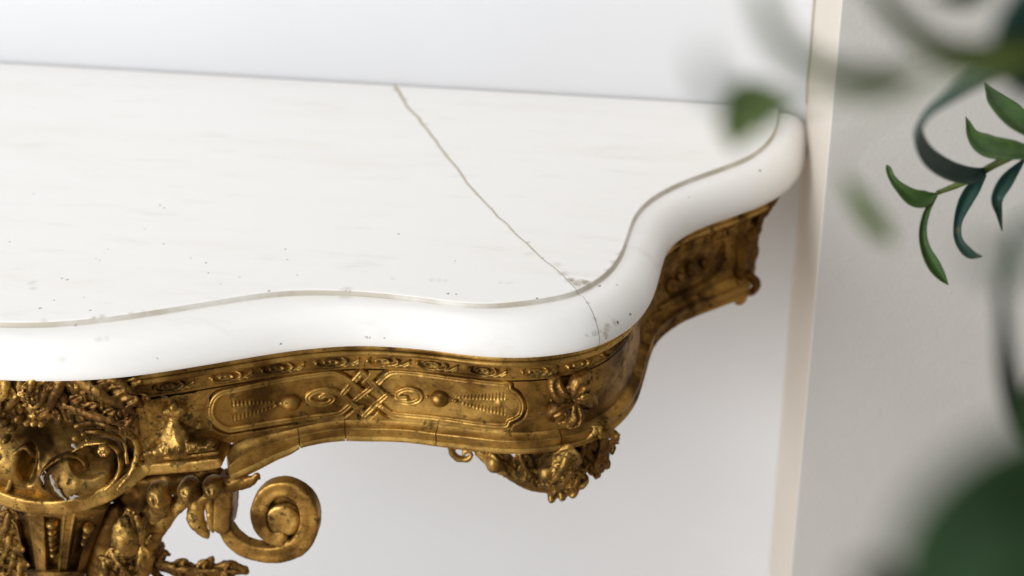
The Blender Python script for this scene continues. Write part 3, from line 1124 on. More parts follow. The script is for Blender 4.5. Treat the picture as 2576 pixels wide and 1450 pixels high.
# acanthus under the marble
AC = [([(10, 40), (40, 130), (10, 240), (-60, 290)], 120, -.514, GOLD_OLD, 2), ([(250, 50), (215, 140), (195, 210), (150, 250)], 80, -.519, GOLD_OLD, 2),
      ([(140, 60), (130, 190), (60, 290), (-30, 320)], 130, -.507, GOLD_MID, 3), ([(420, 60), (400, 170), (350, 270), (330, 370)], 130, -.512, GOLD_MID, 2),
      ([(480, 60), (600, 150), (750, 250), (900, 330)], 165, -.507, GOLD_MID, 3), ([(640, 60), (780, 120), (890, 190), (960, 290)], 120, -.502, GOLD_DARK, 3),
      ([(430, 280), (560, 335), (700, 375), (900, 450)], 110, -.510, GOLD_MID, 3), ([(300, 60), (310, 180), (270, 280), (190, 310)], 110, -.509, GOLD_OLD, 2)]
for k, (l, w_, y, mt, n_) in enumerate(AC):
    nets('acanthus_leaf', acanthus(l, w_, y, n=n_), mt, .0009, .0005, .006, 40 + k, sm=0)

# flat band that carries the capital, and the stepped ledge beside it
bp_ = zc([(-60, 900, 1), (60, 950, 1), (200, 985, 1), (330, 995, 1), (470, 985, 1), (610, 945, 1), (740, 890, 1), (840, 830, 1), (920, 768, 1), (975, 730, 1)], 0)[0]
yb = np.array([-.508, -.512, -.515, -.516, -.515, -.511, -.506, -.500, -.494, -.490])
hw = np.array([48, 46, 46, 48, 50, 48, 46, 44, 40, 38]) * .3706 * KZ
pts = [at_y(-60 * .3706 if 0 else q[0] * .3706, 912.3 + q[1] * .3706, y) for q, y in zip([(-60, 900), (60, 950), (200, 985), (330, 995), (470, 985), (610, 945), (740, 890), (840, 830), (920, 768), (975, 730)], yb)]
nets('carrying_band', ribbon(pts, hw, 0, .03, .0008), GOLD_BAND, .0012, .0004, .02, 60, sm=1)
pts = [at_y(x * .3706, 912.3 + y_ * .3706, y) for x, y_, y in ((975, 735, -.490), (1060, 728, -.489), (1160, 722, -.487), (1300, 712, -.485), (1400, 700, -.484), (1462, 690, -.483))]
nets('carrying_band', ribbon(pts, np.array([40, 38, 38, 36, 36, 34]) * .3706 * KZ, 0, .03, .0016), GOLD_BAND, .0012, .0004, .02, 61)
pts = [at_y(x * .3706, 912.3 + y_ * .3706, y) for x, y_, y in ((960, 662, -.486), (1160, 652, -.484), (1300, 642, -.481), (1470, 622, -.479))]
nets('ledge', ribbon(pts, 15 * .3706 * KZ, 0, .02, .001), GOLD, .0010, .0003, .02, 62)
pts = [at_y(x * .3706, 912.3 + y_ * .3706, y) for x, y_, y in ((965, 628, -.489), (1160, 620, -.487), (1300, 608, -.484), (1450, 590, -.482))]
nets('ledge', ribbon(pts, 12 * .3706 * KZ, 0, .02, .001), GOLD, .0010, .0003, .02, 63)

# bellflower on the block beside the panel
by = -.482
bell = U([chain(*zc([(1180, 370, 34), (1180, 420, 48), (1180, 490, 84), (1190, 545, 118)], by), fy=.55), zb(1185, 318, by, 62, 34, .007), zb(1182, 290, by - .003, 26, 24, .006), zb(1128, 322, by, 30, 26, .006), zb(1240, 322, by, 30, 26, .006),
          *[zb(x, y_, by - .003, rx, rz, .008) for x, y_, rx, rz in ((1005, 592, 42, 24), (1075, 583, 50, 34), (1150, 575, 40, 36), (1230, 560, 44, 40), (1300, 565, 32, 34), (1365, 556, 52, 32), (1425, 545, 36, 24))]], .004)
bell = D(bell, [zb(1200, 478, by - .012, 25, 31, .010), chain(*zc([(1115, 610, 9), (1120, 560, 12), (1130, 520, 6)], by - .010)), chain(*zc([(1195, 615, 9), (1192, 560, 12)], by - .010)), chain(*zc([(1270, 600, 9), (1262, 540, 12)], by - .009)),
                chain(*zc([(1335, 595, 7), (1330, 545, 9)], by - .009))], .002)
nets('bellflower', bell, GOLD_OLD, .0009, .0006, .006, 64)


def blockh(S, Z):
    P = AP(S, Z, 0)
    return .0035 + vnoise(P, .004, 3) * .0007 + vnoise(P, .0016, 4) * .0004


_l, _r = SP(350, 1060, .003), SP(532, 1060, .003)
relief('stippled_block', _r[0], _l[0], ZT + Z_FR - .012, ZT + Z_EGG - .002, blockh, GOLD_OLD, .0009)


# fluted shaft of the leg
def shaft():
    nq, nt = 150, 190
    q, t = np.meshgrid(np.linspace(-1, 1, nq), np.linspace(0, 2.3, nt), indexing='ij')
    zx = 365 + 0 * t - 8 * t
    half = 360 - 150 * np.minimum(t, 1) ** .8 - 20 * np.maximum(t - 1, 0)
    X = (zx + q * half) * .3706
    Y = 912.3 + (1000 + 430 * t) * .3706 - 12 * (1 - q ** 2) * 0
    d = -.500 + .030 * np.abs(q) ** 2.4 + .012 * t
    top = .10 + .05 * q ** 2
    chn = np.zeros_like(q)
    lip = np.zeros_like(q)
    for a, b in ((-.80, -.50), (-.20, .20), (.44, .80)):
        m = np.minimum(q - a, b - q) / (b - a) * 2
        mt = np.minimum((t - top) / .06, (.955 - t) / .05)
        mm = np.minimum(m / .35, mt)
        chn = np.maximum(chn, ss(0, 1, mm))
        lip = np.maximum(lip, np.exp(-((np.minimum(m / .35, mt) + .35) / .35) ** 2))
    d = d + .0105 * chn - .0013 * lip
    band = ss(.965, .985, t) - ss(1.05, 1.07, t)
    d = d - .004 * band
    v = np.zeros(q.shape + (3,))
    for i in range(nq):
        for j in range(nt):
            v[i, j] = at_y(X[i, j], Y[i, j], d[i, j])
    v += (vnoise(v, .012, 8) * .0005 + vnoise(v, .004, 9) * .0003)[..., None] * np.array([0, 1, 0])
    bk = v.copy()
    bk[..., 1] = np.maximum(v[..., 1] + .004, -.44)
    n = v.reshape(-1, 3)
    f = grid_faces(nq, nt).tolist()
    o = len(n)
    # back wall: join the rim to a flat back
    rim = [i * nt for i in range(nq)] + [(nq - 1) * nt + j for j in range(1, nt)] + [i * nt + nt - 1 for i in range(nq - 2, -1, -1)] + [j for j in range(nt - 2, 0, -1)]
    b = n[rim].copy()
    b[:, 1] = -.44
    V2 = np.vstack([n, b])
    m = len(rim)
    f += [[rim[i], rim[(i + 1) % m], o + (i + 1) % m, o + i] for i in range(m)]
    f.append([o + i for i in range(m)])
    return mesh('fluted_shaft', V2, f, GOLD_OLD, table, True, 50)


shaft()
for x, ys in ((355, (1090, 1140, 1180, 1215, 1250, 1290)), (572, (1120, 1165, 1210))):
    for k, y_ in enumerate(ys):
        r = (42, 30, 30, 26, 24, 24)[k] * (1 if x < 400 else .85)
        nets('bead', zb(x + (30 - 12 * k if x > 400 else k * 3), y_, -.493 + .0012 * k + (.004 if x > 400 else 0), r, r * .75, .0065), GOLD_OLD, .0009, .0003, .005, 70 + k)

# foliage and bracket arm to the right of the leg
YB = -.462
nets('bracket_arm', D(U([chain(*zc([(1520, 800, 46), (1420, 850, 52), (1300, 900, 56), (1180, 980, 66), (1085, 1080, 78), (1030, 1180, 72), (1005, 1280, 62), (980, 1370, 60), (950, 1500, 60), (930, 1620, 60)], YB), fy=.6)], .003),
                      [chain(*zc([(1000, 1130, 7), (1040, 1165, 8), (1090, 1200, 6)], YB - .018), fy=1.5)], .001), GOLD_OLD, .0012, .0010, .012, 80)
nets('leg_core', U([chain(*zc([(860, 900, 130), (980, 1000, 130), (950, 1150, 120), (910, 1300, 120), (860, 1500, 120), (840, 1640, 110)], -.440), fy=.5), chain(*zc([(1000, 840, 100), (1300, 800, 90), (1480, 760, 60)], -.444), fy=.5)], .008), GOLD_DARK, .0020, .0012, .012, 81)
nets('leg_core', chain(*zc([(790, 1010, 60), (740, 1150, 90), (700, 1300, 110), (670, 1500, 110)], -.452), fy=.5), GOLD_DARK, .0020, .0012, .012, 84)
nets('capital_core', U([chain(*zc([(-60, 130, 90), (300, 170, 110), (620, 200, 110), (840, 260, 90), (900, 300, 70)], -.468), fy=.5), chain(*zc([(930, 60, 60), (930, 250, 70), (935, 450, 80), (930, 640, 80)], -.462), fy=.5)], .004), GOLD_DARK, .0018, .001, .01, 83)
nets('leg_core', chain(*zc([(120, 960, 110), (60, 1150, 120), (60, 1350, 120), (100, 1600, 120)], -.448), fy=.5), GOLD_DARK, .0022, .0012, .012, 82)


def bulb(x, y_, y, rx, rz, ry=.013):
    a = zb(x, y_, y, rx, rz, ry)
    g = [chain(*zc([(x + k * rx * .25, y_ - rz * .8, 6), (x + k * rx * .48, y_ - rz * .1, 9), (x + k * rx * .30, y_ + rz * .8, 7)], y - ry * .86)) for k in (-1, 1)]
    return D(U([a, zb(x, y_ + rz * .7, y, rx * .5, rz * .55, ry * .7)], .002), g, .002)


BUD = [
    # bell shaped bulb with a three pointed leaf below it
    (D(U([bulb(1080, 900, -.476, 82, 84), chain(*zc([(1085, 960, 70), (1060, 1030, 60), (1040, 1085, 30), (1035, 1105, 8)], -.476), fy=.6), chain(*zc([(1040, 980, 36), (975, 1030, 30), (950, 1050, 8)], -.474), fy=.6), chain(*zc([(1110, 970, 36), (1150, 1030, 24), (1160, 1050, 8)], -.474), fy=.6)], .0025),
       [chain(*zc([(1000, 960, 16), (1060, 985, 14), (1120, 975, 14)], -.489)), chain(*zc([(1050, 1000, 8), (1045, 1080, 8)], -.488))], .0015), GOLD_OLD),
    (D(U([bulb(1285, 862, -.474, 76, 74), chain(*zc([(1250, 920, 40), (1215, 990, 36), (1190, 1040, 12)], -.472), fy=.7)], .0025), [zb(1215, 810, -.486, 34, 40, .012), chain(*zc([(1330, 810, 12), (1350, 880, 12), (1320, 940, 8)], -.487))], .0015), GOLD_OLD),
    (D(U([bulb(1450, 838, -.472, 74, 56), chain(*zc([(1420, 880, 40), (1370, 930, 34), (1330, 960, 12)], -.470), fy=.7)], .0025), [zb(1378, 815, -.484, 24, 44, .012), chain(*zc([(1500, 800, 12), (1520, 850, 10)], -.484))], .0015), GOLD_OLD),
    (D(chain(*zc([(1500, 830, 56), (1580, 825, 58), (1660, 815, 48), (1725, 790, 32), (1745, 765, 20), (1770, 795, 12)], -.466), fy=.6), [chain(*zc([(1540, 800, 10), (1640, 790, 12), (1720, 775, 6)], -.478))], .0015), GOLD_DARK),
    # large bud in its sheath
    (D(U([chain(*zc([(835, 1080, 40), (845, 1160, 84), (850, 1240, 92), (820, 1310, 60), (790, 1350, 20)], -.484), fy=.6)], .002), [chain(*zc([(800, 1120, 8), (790, 1200, 10), (780, 1290, 8)], -.502))], .0015), GOLD_OLD),
    (D(chain(*zc([(930, 1040, 20), (945, 1130, 34), (950, 1230, 36), (925, 1320, 24), (900, 1370, 6)], -.480), fy=.8), [], .001), GOLD_OLD)]
for k, (sh, mt) in enumerate(BUD):
    nets('leaf_bud', sh, mt, .0011, .0007, .007, 90 + k)
nets('drop_leaf', D(U([chain(*zc([(1345, 890, 46), (1330, 980, 62), (1335, 1070, 68), (1362, 1130, 52), (1400, 1170, 30), (1412, 1190, 8)], -.460), fy=.7), chain(*zc([(1425, 900, 30), (1428, 1020, 30), (1436, 1100, 26), (1445, 1150, 10)], -.464))], .0015),
                      [chain(*zc([(1385, 920, 12), (1392, 1040, 14), (1410, 1130, 8)], -.472)), chain(*zc([(1310, 960, 8), (1310, 1060, 10), (1340, 1130, 8)], -.477))], .0015), GOLD_OLD, .0010, .0008, .007, 110)
pts = [at_y(x * .3706, 912.3 + y_ * .3706, -.466) for x, y_ in ((1512, 870), (1508, 960), (1505, 1050), (1500, 1125))]
nets('scroll_block', ribbon(pts, np.array([66, 66, 66, 62]) * .3706 * KX, 0, .022, .0015), GOLD, .0012, .0005, .015, 111)
cpath = [(1512, 1130), (1575, 1222), (1680, 1292), (1840, 1318), (1975, 1290), (2065, 1205), (2098, 1085), (2072, 968), (1995, 892), (1915, 868), (1832, 888), (1772, 955), (1752, 1050), (1772, 1135), (1830, 1200), (1890, 1225)]
hw = np.array([46, 56, 60, 62, 62, 61, 60, 59, 57, 55, 54, 53, 52, 50, 44, 34]) * .3706 * .00037
scr = [at_y(x * .3706, 912.3 + y_ * .3706, -.462) for x, y_ in cpath]
nets('scroll_volute', D(U([ribbon(scr, hw, 0, .012, .0016, 6), ribbon(zc([(1905, 1195, 1), (1885, 1190, 1)], -.461)[0], 40 * .3706 * .00037, 0, .010, .0016)], .0012), [chain([p + np.array([0, -.0015, 0]) for p in scr[2:-3]], np.full(len(scr) - 5, .0014), fy=.8)], .002), GOLD, .0011, .0005, .015, 112)
nets('scroll_eye', ribbon(zc([(1916, 1075, 1), (1906, 1095, 1)], -.4595)[0], 112 * .3706 * .00036, 0, .010, .0035), GOLD_OLD, .0010, .0005, .012, 115)
nets('scroll_web', zb(1918, 1062, -.4500, 172, 172, .003), GOLD_DARK, .0012, .0005, .012, 116)
nets('leaf_spray', acanthus([(1010, 1340), (1150, 1385), (1320, 1415), (1480, 1415), (1600, 1420)], 100, -.455, None, .5, 3), GOLD_MID, .0010, .0006, .008, 113, sm=0)
nets('leaf_spray', U([chain(*zc([(1030, 1340, 30), (1180, 1400, 56), (1400, 1420, 66), (1560, 1405, 66), (1650, 1410, 40), (1685, 1440, 12)], -.450), fy=.5), chain(*zc([(1380, 1400, 40), (1430, 1340, 26), (1450, 1305, 9)], -.452), fy=.5),
                      chain(*zc([(1080, 1375, 30), (1115, 1325, 22), (1125, 1302, 8)], -.452), fy=.5), chain(*zc([(1300, 1420, 60), (1400, 1500, 80), (1560, 1480, 70)], -.448), fy=.5)], .003), GOLD_DARK, .0011, .0010, .008, 117)
nets('berry', zb(1083, 1270, -.455, 30, 32, .010), GOLD_DARK, .0010, .0003, .006, 114)
LL = [([(70, 990), (45, 1090), (10, 1190), (-50, 1240)], 70, -.494), ([(40, 1110), (60, 1210), (30, 1310), (-30, 1360)], 66, -.491), ([(100, 1220), (95, 1320), (60, 1420), (10, 1470)], 66, -.488),
      ([(130, 1330), (135, 1430), (100, 1530), (70, 1580)], 66, -.484), ([(10, 1270), (-10, 1390), (-60, 1490), (-80, 1540)], 90, -.482)]
for k, (l, w_, y) in enumerate(LL):
    nets('acanthus_leaf', acanthus(l, w_, y), GOLD_MID if k in (0, 4) else GOLD_OLD, .0010, .0005, .006, 120 + k, sm=0)
# fluted leaves lying on the bracket foliage
for k, (l, w_, y, mt) in enumerate([([(880, 1000), (900, 1100), (960, 1180), (1030, 1210)], 62, -.478, GOLD_MID), ([(760, 1270), (790, 1350), (860, 1420), (900, 1500)], 70, -.489, GOLD_OLD),
                                    ([(960, 1250), (950, 1340), (900, 1430), (880, 1520)], 64, -.481, GOLD_OLD), ([(690, 1330), (720, 1420), (720, 1520), (700, 1600)], 70, -.490, GOLD_OLD), ([(820, 1350), (850, 1440), (850, 1540), (830, 1600)], 70, -.486, GOLD_MID)]):
    nets('acanthus_leaf', acanthus(l, w_, y), mt, .0010, .0004, .006, 170 + k, sm=0)

# bare gesso where the gilding has chipped off
for k, (l, y) in enumerate([([(300, 740, 8), (288, 790, 9), (300, 830, 7)], -.5115), ([(345, 770, 9), (375, 850, 13), (420, 905, 11), (450, 935, 6)], -.5150), ([(490, 925, 9), (530, 905, 11), (552, 925, 8)], -.5160),
                            ([(500, 565, 8), (512, 575, 5)], -.508), ([(350, 310, 12), (395, 275, 12), (420, 250, 7)], -.507), ([(1105, 232, 14), (1120, 236, 10)], -.4805)]):
    nets('chipped_gesso', chain(*zc(l, y), fy=.45), GESSO, .0008, .0008, .004, 130 + k)

# --- leaf pendant under the corner
YC = -.398
nets('corner_curl', U([chain(*zc3([(700, 985, 22), (722, 1040, 26), (770, 1078, 26), (835, 1080, 24), (868, 1050, 20), (840, 1025, 14), (805, 1042, 16)], YC - .004)), chain(*zc3([(705, 985, 22), (790, 985, 22), (880, 1000, 24), (960, 1040, 30)], YC - .002))], .002), GOLD_OLD, .0010, .0006, .006, 140)
pend = U([chain(*zc3([(930, 1025, 40), (1010, 1085, 56), (1110, 1150, 62), (1240, 1210, 78), (1390, 1240, 104), (1520, 1230, 104), (1600, 1160, 88), (1650, 1080, 60)], YC, ), fy=.8),
          zb3(1060, 1080, YC - .004, 88, 84, .014, -20), zb3(1300, 1040, YC - .006, 38, 34, .009), zb3(1590, 1020, YC - .004, 62, 46, .012), zb3(1300, 1120, YC - .006, 80, 66, .013), zb3(1470, 1170, YC - .010, 110, 120, .014),
          zb3(1440, 1140, YC + .010, 230, 118, .010, 0), zb3(1640, 1090, YC + .014, 170, 120, .012, 30), zb3(1100, 1090, YC + .008, 110, 70, .008, -25),
          *[zb3(x, y_, YC + .002, 36, 44, .009, r) for x, y_, r in ((1495, 1360, 10), (1575, 1350, 0), (1665, 1325, -25), (1735, 1260, -40))]], .004)
pend = D(pend, [zb3(1245, 1250, YC - .018, 50, 30, .018, -30), zb3(1468, 1290, YC - .022, 42, 50, .022), zb3(1450, 1060, YC - .014, 120, 62, .016, 8), chain(*zc3([(1150, 1180, 8), (1180, 1130, 14), (1170, 1060, 10)], YC - .016)),
                chain(*zc3([(1010, 1010, 8), (1030, 1080, 12), (1060, 1150, 6)], YC - .019)), chain(*zc3([(1110, 1010, 10), (1120, 1060, 12)], YC - .017)), chain(*zc3([(1350, 1130, 12), (1330, 1210, 14), (1380, 1290, 10)], YC - .020)),
                chain(*zc3([(1580, 1090, 16), (1600, 1180, 18), (1560, 1280, 12)], YC - .022))], .003)
nets('corner_pendant', pend, GOLD_OLD, .0010, .0006, .008, 141)
for k, (l, w_, y, mt) in enumerate([([(1000, 1020), (1060, 1080), (1110, 1150), (1150, 1200)], 66, YC - .010, GOLD_OLD), ([(1620, 1000), (1600, 1100), (1530, 1220), (1450, 1320)], 110, YC - .020, GOLD_OLD), ([(1250, 1040), (1270, 1120), (1330, 1200), (1400, 1270)], 76, YC - .018, GOLD_OLD),
                                    ([(1880, 830), (1890, 950), (1860, 1080), (1790, 1190)], 120, -.386, GOLD_MID), ([(1760, 900), (1740, 1000), (1690, 1100), (1640, 1190)], 96, -.392, GOLD_MID), ([(1860, 840), (1790, 910), (1700, 960), (1620, 990)], 60, -.398, GOLD_OLD), ([(1680, 1190), (1690, 1250), (1650, 1310), (1600, 1350)], 60, YC - .004, GOLD_MID)]):
    nets('pendant_leaf', acanthus(l, w_, y, zc3), mt, .0009, .0004, .006, 180 + k, sm=0)
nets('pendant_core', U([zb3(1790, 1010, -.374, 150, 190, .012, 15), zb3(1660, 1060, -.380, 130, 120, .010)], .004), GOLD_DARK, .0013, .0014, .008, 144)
# carved leaf rosette on the corner of the frieze
def on_face(x, y_, r, o):
    q = SP(905.6 + x * .3238, 805 + y_ * .3238, .004)
    return AP(q[0], q[1], o), r * .3238 * .00036


def face_leaf(l, o0):
    a = [on_face(x, y_, r, o0 + o) for x, y_, r, o in l]
    P_, R_ = [q[0] for q in a], [q[1] for q in a]
    nr_ = ON[np.argmin(np.linalg.norm(CURVE - P_[0][:2], axis=1))]
    up = np.array([nr_[0], nr_[1], 0])
    return D(chain(P_, R_), [chain([p + up * r * 1.02 for p, r in zip(P_, R_)], [r * .34 for r in R_])], .0012)


ROS = [[(1590, 600, 40, .004), (1530, 540, 62, .007), (1500, 470, 46, .004), (1540, 430, 20, .001)], [(1640, 560, 40, .005), (1670, 460, 72, .008), (1740, 420, 54, .004), (1790, 450, 22, .001)],
       [(1660, 600, 30, .004), (1740, 590, 56, .006), (1790, 650, 40, .003), (1770, 720, 18, .001)], [(1620, 640, 36, .004), (1530, 660, 58, .006), (1470, 720, 40, .003), (1500, 790, 18, .001)],
       [(1660, 640, 36, .004), (1650, 730, 60, .007), (1610, 790, 40, .003), (1560, 800, 16, .001)]]
for k, l in enumerate(ROS):
    nets('rosette_leaf', face_leaf(l, .0030), GOLD_MID, .0009, .0008, .006, 150 + k)
for k, (x, y_, r, o) in enumerate(((1600, 500, 30, .011), (1700, 560, 34, .012), (1590, 690, 30, .010), (1720, 690, 26, .009), (1490, 610, 24, .007))):
    pp, rr = on_face(x, y_, r, o)
    nv = ON[np.argmin(np.linalg.norm(CURVE - pp[:2], axis=1))]
    nets('rosette_bud', D(blob(0, 0, 0, rr, rr, rr * .8, 0, 1, 1, c=pp), [blob(0, 0, 0, rr * .5, rr * .5, rr * .5, 0, 1, 1, c=pp + np.array([nv[0], nv[1], 0]) * rr * .85)], .001), GOLD_OLD, .0008, .0004, .005, 190 + k)

# bracket and pendant where the apron meets the wall
def zc4(l, y):
    return [at_y(1408.7 + q[0] * .3239, 402.5 + q[1] * .3239, y) for q in l], [q[2] * .3239 * .00037 for q in l]


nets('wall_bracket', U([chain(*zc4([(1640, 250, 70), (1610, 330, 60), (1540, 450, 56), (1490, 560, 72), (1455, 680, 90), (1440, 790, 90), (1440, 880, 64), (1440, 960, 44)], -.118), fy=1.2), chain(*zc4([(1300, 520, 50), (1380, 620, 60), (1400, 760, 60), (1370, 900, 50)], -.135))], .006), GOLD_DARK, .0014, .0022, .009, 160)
nets('bracket_curl', chain([at_y(x, y, -.130) for x, y in ((1862, 700), (1884, 696), (1902, 708), (1900, 728), (1884, 736), (1872, 726))], [.0036, .0040, .0042, .0038, .0032, .0026]), GOLD_DARK, .0010, .0005, .006, 162)
nets('bracket_drop', chain(*zc4([(1425, 990, 34), (1405, 1050, 52), (1390, 1095, 40)], -.128)), GOLD_OLD, .0011, .0006, .008, 161)

# side panel border and floral relief
sb = [(1668, 668), (1710, 648), (1760, 627), (1800, 610), (1826, 603), (1830, 640), (1822, 676), (1806, 700), (1780, 718), (1740, 738), (1700, 757), (1668, 775)]
q = [SP(x, y, .003) for x, y in sb]
strap_part('panel_border', spline(np.array(q), 5), GOLD, .0026, .0045, seed=9, ds=.0008)
for x, y, r in ((1742, 678, 14), (1690, 720, 16), (1775, 665, 12), (1715, 700, 10)):
    q = SP(x, y, .003)
    nets('floral_boss', blob(0, 0, 0, r * .00042, r * .0005, .006, 30, 1, 1, c=AP(q[0], q[1], .001)), GOLD, .0011, .001, .005, int(x))


# ------------------------------------------------------------------ the plant that hangs into the picture from the right
def leafmat(name, c1, c2, rough=.55):
    m = NT(name)
    n = m.noise(m.coord(), 45, 5, .65)
    c = m.mix(m.rng(n, .3, .7), c1, c2)
    c = m.mix(m.math('MULTIPLY', m.rng(m.noise(m.coord(), 120, 3), .62, .72), .35), c, (.16, .14, .04))
    return m.put(Base_Color=c, Roughness=rough, Specular_IOR_Level=.28, Subsurface_Weight=.0)


LG = leafmat('leaf_green', (.042, .092, .014), (.024, .058, .010))
LT = leafmat('leaf_blue_green', (.014, .056, .038), (.010, .036, .034))
LD = leafmat('leaf_dark_green', (.018, .055, .012), (.009, .030, .008), .8)
LO = leafmat('leaf_olive', (.10, .16, .025), (.07, .12, .02))
LP = leafmat('leaf_pale', (.20, .28, .19), (.15, .23, .16))
ST = leafmat('stem_green', (.12, .16, .03), (.09, .12, .03))
SD = leafmat('stem_dark', (.015, .018, .012), (.010, .012, .008))
_pb = at_d(2700, 700, 1.05)
plant = empty('leafy_plant', (float(_pb[0]), float(_pb[1]), 0.0), 'green leafy plant reaching in from the right in front of the greige wall', 'plant')


def blade(pts, mat, name='leaf', cup=.25, roll=0.0, n=7):
    """pts: (px, py, distance, full width in picture units)"""
    p = spline(np.array([list(at_d(x, y, d)) + [w * d / FPX] for x, y, d, w in pts]), n)
    c, w = p[:, :3], np.maximum(p[:, 3], .0006)
    t = np.gradient(c, axis=0)
    t /= np.linalg.norm(t, axis=1)[:, None]
    side = np.cross(t, -FW)
    side /= np.linalg.norm(side, axis=1)[:, None] + 1e-9
    nrm_ = np.cross(side, t)
    ro = roll * np.linspace(0, 1, len(c))[:, None] if np.isscalar(roll) else np.array(roll)[:, None]
    sd = side * np.cos(ro) + nrm_ * np.sin(ro)
    nn = -side * np.sin(ro) + nrm_ * np.cos(ro)
    rows = []
    for e in (-1, -.66, -.33, 0, .33, .66, 1):
        rows.append(c + sd * (w / 2 * e)[:, None] + nn * (w * cup * (e * e) - w * .05 * (abs(e) < .1))[:, None])
    v = np.stack(rows, 1)
    k = v.shape[1]
    o = mesh(name, v.reshape(-1, 3), grid_faces(len(c), k), mat, plant)
    md = o.modifiers.new('thickness', 'SOLIDIFY')
    md.thickness = .0005
    return o


def stem(pts, mat, name='stem'):
    p = spline(np.array([list(at_d(x, y, d)) + [w * d / FPX / 2] for x, y, d, w in pts]), 6)
    c, r = p[:, :3], p[:, 3]
    t = np.gradient(c, axis=0)
    t /= np.linalg.norm(t, axis=1)[:, None]
    a = np.cross(t, [0.3, .2, 1.0])
    a /= np.linalg.norm(a, axis=1)[:, None]
    b = np.cross(t, a)
    v = np.stack([c + (a * math.cos(q) + b * math.sin(q)) * r[:, None] for q in np.linspace(0, 2 * math.pi, 9)[:-1]], 1)
    f = grid_faces(len(c), 8, closed_v=True).tolist() + [list(range(8))[::-1], [(len(c) - 1) * 8 + j for j in range(8)]]
    return mesh(name, v.reshape(-1, 3), f, mat, plant)


D0 = 1.27
stem([(2760, 300, 1.15, 26), (2650, 345, 1.2, 24), (2576, 379, 1.23, 22), (2500, 416, 1.25, 20), (2426, 458, D0, 18), (2357, 486, D0, 12)], ST)
blade([(2357, 488, D0, 6), (2330, 500, D0, 40), (2297, 497, D0, 44), (2262, 470, D0, 26), (2244, 447, D0, 18), (2235, 424, D0, 14), (2230, 415, D0, 3)], LG, roll=.4)
blade([(2357, 492, D0, 5), (2332, 530, D0, 16), (2320, 580, D0, 20), (2326, 625, D0, 26), (2345, 665, D0, 34), (2366, 695, D0, 24), (2385, 717, D0, 3)], LG, cup=.35)
blade([(2480, 440, D0, 6), (2450, 470, D0, 34), (2425, 510, D0, 36), (2408, 560, D0, 22), (2410, 605, D0, 22), (2436, 638, D0, 26), (2470, 646, D0, 3)], LT, cup=.3)
blade([(2576, 402, 1.24, 8), (2530, 455, 1.24, 36), (2506, 500, 1.24, 30), (2512, 540, 1.25, 16), (2520, 580, 1.26, 3)], LT, cup=.3)
blade([(2490, 425, 1.26, 6), (2440, 442, 1.24, 40), (2380, 430, 1.2, 52), (2325, 395, 1.13, 56), (2300, 345, 1.05, 54), (2320, 290, .97, 52), (2370, 240, .90, 56), (2450, 190, .82, 64), (2560, 130, .74, 80)], LT, cup=.25)
blade([(2620, 360, 1.2, 10), (2560, 310, 1.22, 60), (2510, 262, 1.25, 44), (2490, 232, 1.27, 20), (2478, 210, 1.28, 3)], LG, cup=.35, roll=.5)
blade([(2640, 395, 1.2, 10), (2560, 382, 1.22, 50), (2490, 372, 1.25, 56), (2450, 345, 1.27, 30), (2436, 310, 1.28, 12), (2430, 294, 1.28, 3)], LG, cup=.35, roll=.5)
blade([(2640, 120, 0.539, 46), (2560, 140, 0.526, 92), (2470, 152, 0.512, 96), (2370, 135, 0.498, 80), (2285, 75, 0.484, 62), (2215, 0, 0.471, 50), (2170, -60, 0.458, 23)], LO, cup=.15)
blade([(2330, 180, 0.434, 8), (2260, 200, 0.434, 66), (2170, 205, 0.427, 83), (2080, 182, 0.421, 68), (2000, 138, 0.415, 59), (1950, 80, 0.407, 55), (1918, 0, 0.395, 48), (1905, -60, 0.382, 22)], LO, cup=.2, roll=.6)
blade([(2010, 264, .52, 20), (1945, 262, .52, 90), (1885, 274, .52, 150), (1858, 315, .52, 96), (1850, 375, .53, 10)], LO, cup=.2)
blade([(2040, 262, 0.422, 6), (1960, 268, 0.394, 26), (1880, 262, 0.374, 36), (1815, 240, 0.360, 44), (1775, 190, 0.354, 50), (1755, 120, 0.340, 10)], LP, cup=.15)
blade([(2120, 440, 0.544, 8), (2150, 490, 0.544, 44), (2185, 545, 0.544, 56), (2225, 590, 0.544, 44), (2250, 615, 0.544, 5)], LO, cup=.2)
blade([(2640, 560, 0.536, 24), (2560, 560, 0.552, 24), (2520, 700, 0.566, 31), (2520, 830, 0.596, 43), (2526, 930, 0.626, 62), (2550, 1030, 0.657, 67), (2590, 1110, 0.685, 48)], LT, cup=.25)
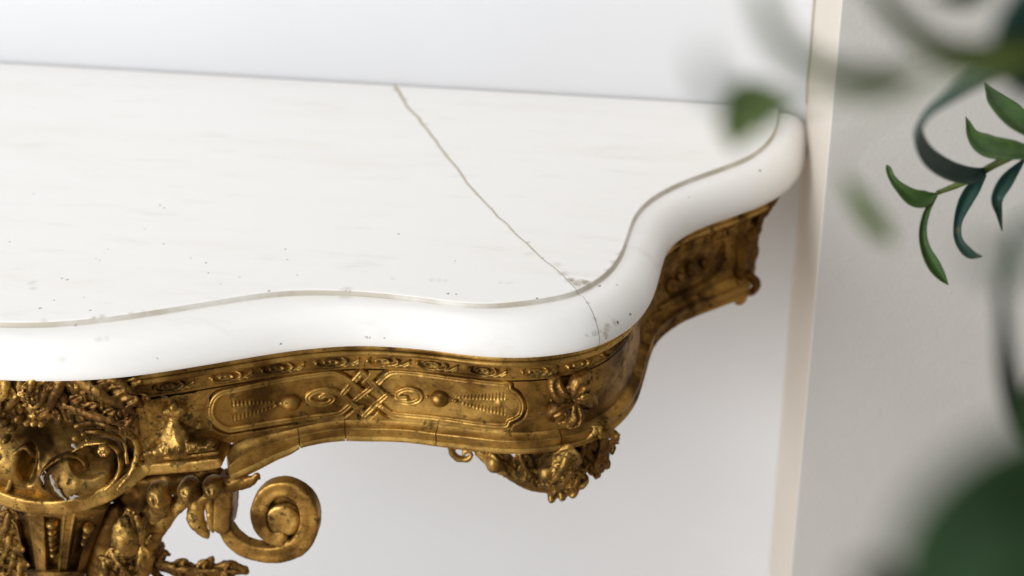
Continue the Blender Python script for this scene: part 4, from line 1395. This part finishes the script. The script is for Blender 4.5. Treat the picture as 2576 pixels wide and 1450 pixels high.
blade([(2660, 640, 0.336, 60), (2560, 660, 0.336, 80), (2480, 655, 0.325, 70), (2420, 620, 0.314, 10)], LP, cup=.15)
blade([(2720, -80, 0.521, 72), (2620, 20, 0.521, 180), (2570, 130, 0.538, 180), (2600, 250, 0.554, 24)], LT, cup=.2)
blade([(2500, -60, .60, 20), (2460, -20, .60, 50), (2400, 0, .58, 50), (2330, -10, .56, 10)], LG, cup=.2)
stem([(2010, 264, .52, 7), (2150, 258, .51, 7), (2330, 205, .49, 8), (2500, 165, .48, 9), (2660, 120, .48, 10)], ST)
stem([(2330, 180, .43, 8), (2480, 150, .46, 9), (2640, 120, .48, 10)], ST)
stem([(2120, 440, .54, 5), (2130, 380, .54, 5), (2220, 290, .52, 6), (2400, 210, .49, 7), (2640, 125, .48, 9)], ST)
# the big near leaves at the bottom right, well out of focus
blade([(2900, 1220, 0.290, 182), (2700, 1270, 0.290, 462), (2520, 1370, 0.290, 508), (2420, 1480, 0.298, 369), (2360, 1580, 0.307, 90)], LD, cup=.12)
blade([(2940, 1410, 0.320, 114), (2740, 1480, 0.320, 299), (2600, 1600, 0.320, 276), (2520, 1700, 0.320, 69)], LD, cup=.15)
blade([(2920, 1130, 0.297, 64), (2740, 1250, 0.297, 217), (2620, 1360, 0.308, 227), (2560, 1460, 0.308, 64)], LD, cup=.12)
blade([(2700, 1560, 0.240, 110), (2500, 1470, 0.240, 264), (2360, 1430, 0.250, 198), (2270, 1400, 0.250, 44)], LD, cup=.1)
blade([(2320, 1640, .36, 60), (2260, 1540, .35, 140), (2200, 1470, .34, 130), (2130, 1450, .34, 20)], SD, 'stem', cup=.3)
for pts, mt in (([(2700, 900, .62, 40), (2630, 960, .62, 70), (2590, 1050, .62, 70), (2580, 1130, .62, 10)], LG), ([(2700, 250, .9, 30), (2620, 300, .92, 60), (2590, 380, .95, 8)], LT)):
    blade(pts, mt, cup=.2)
stem([(2900, 1480, .40, 60), (2800, 1200, .55, 50), (2740, 900, .7, 46), (2720, 600, .85, 44), (2730, 300, .95, 40), (2760, 0, .9, 36)], SD)
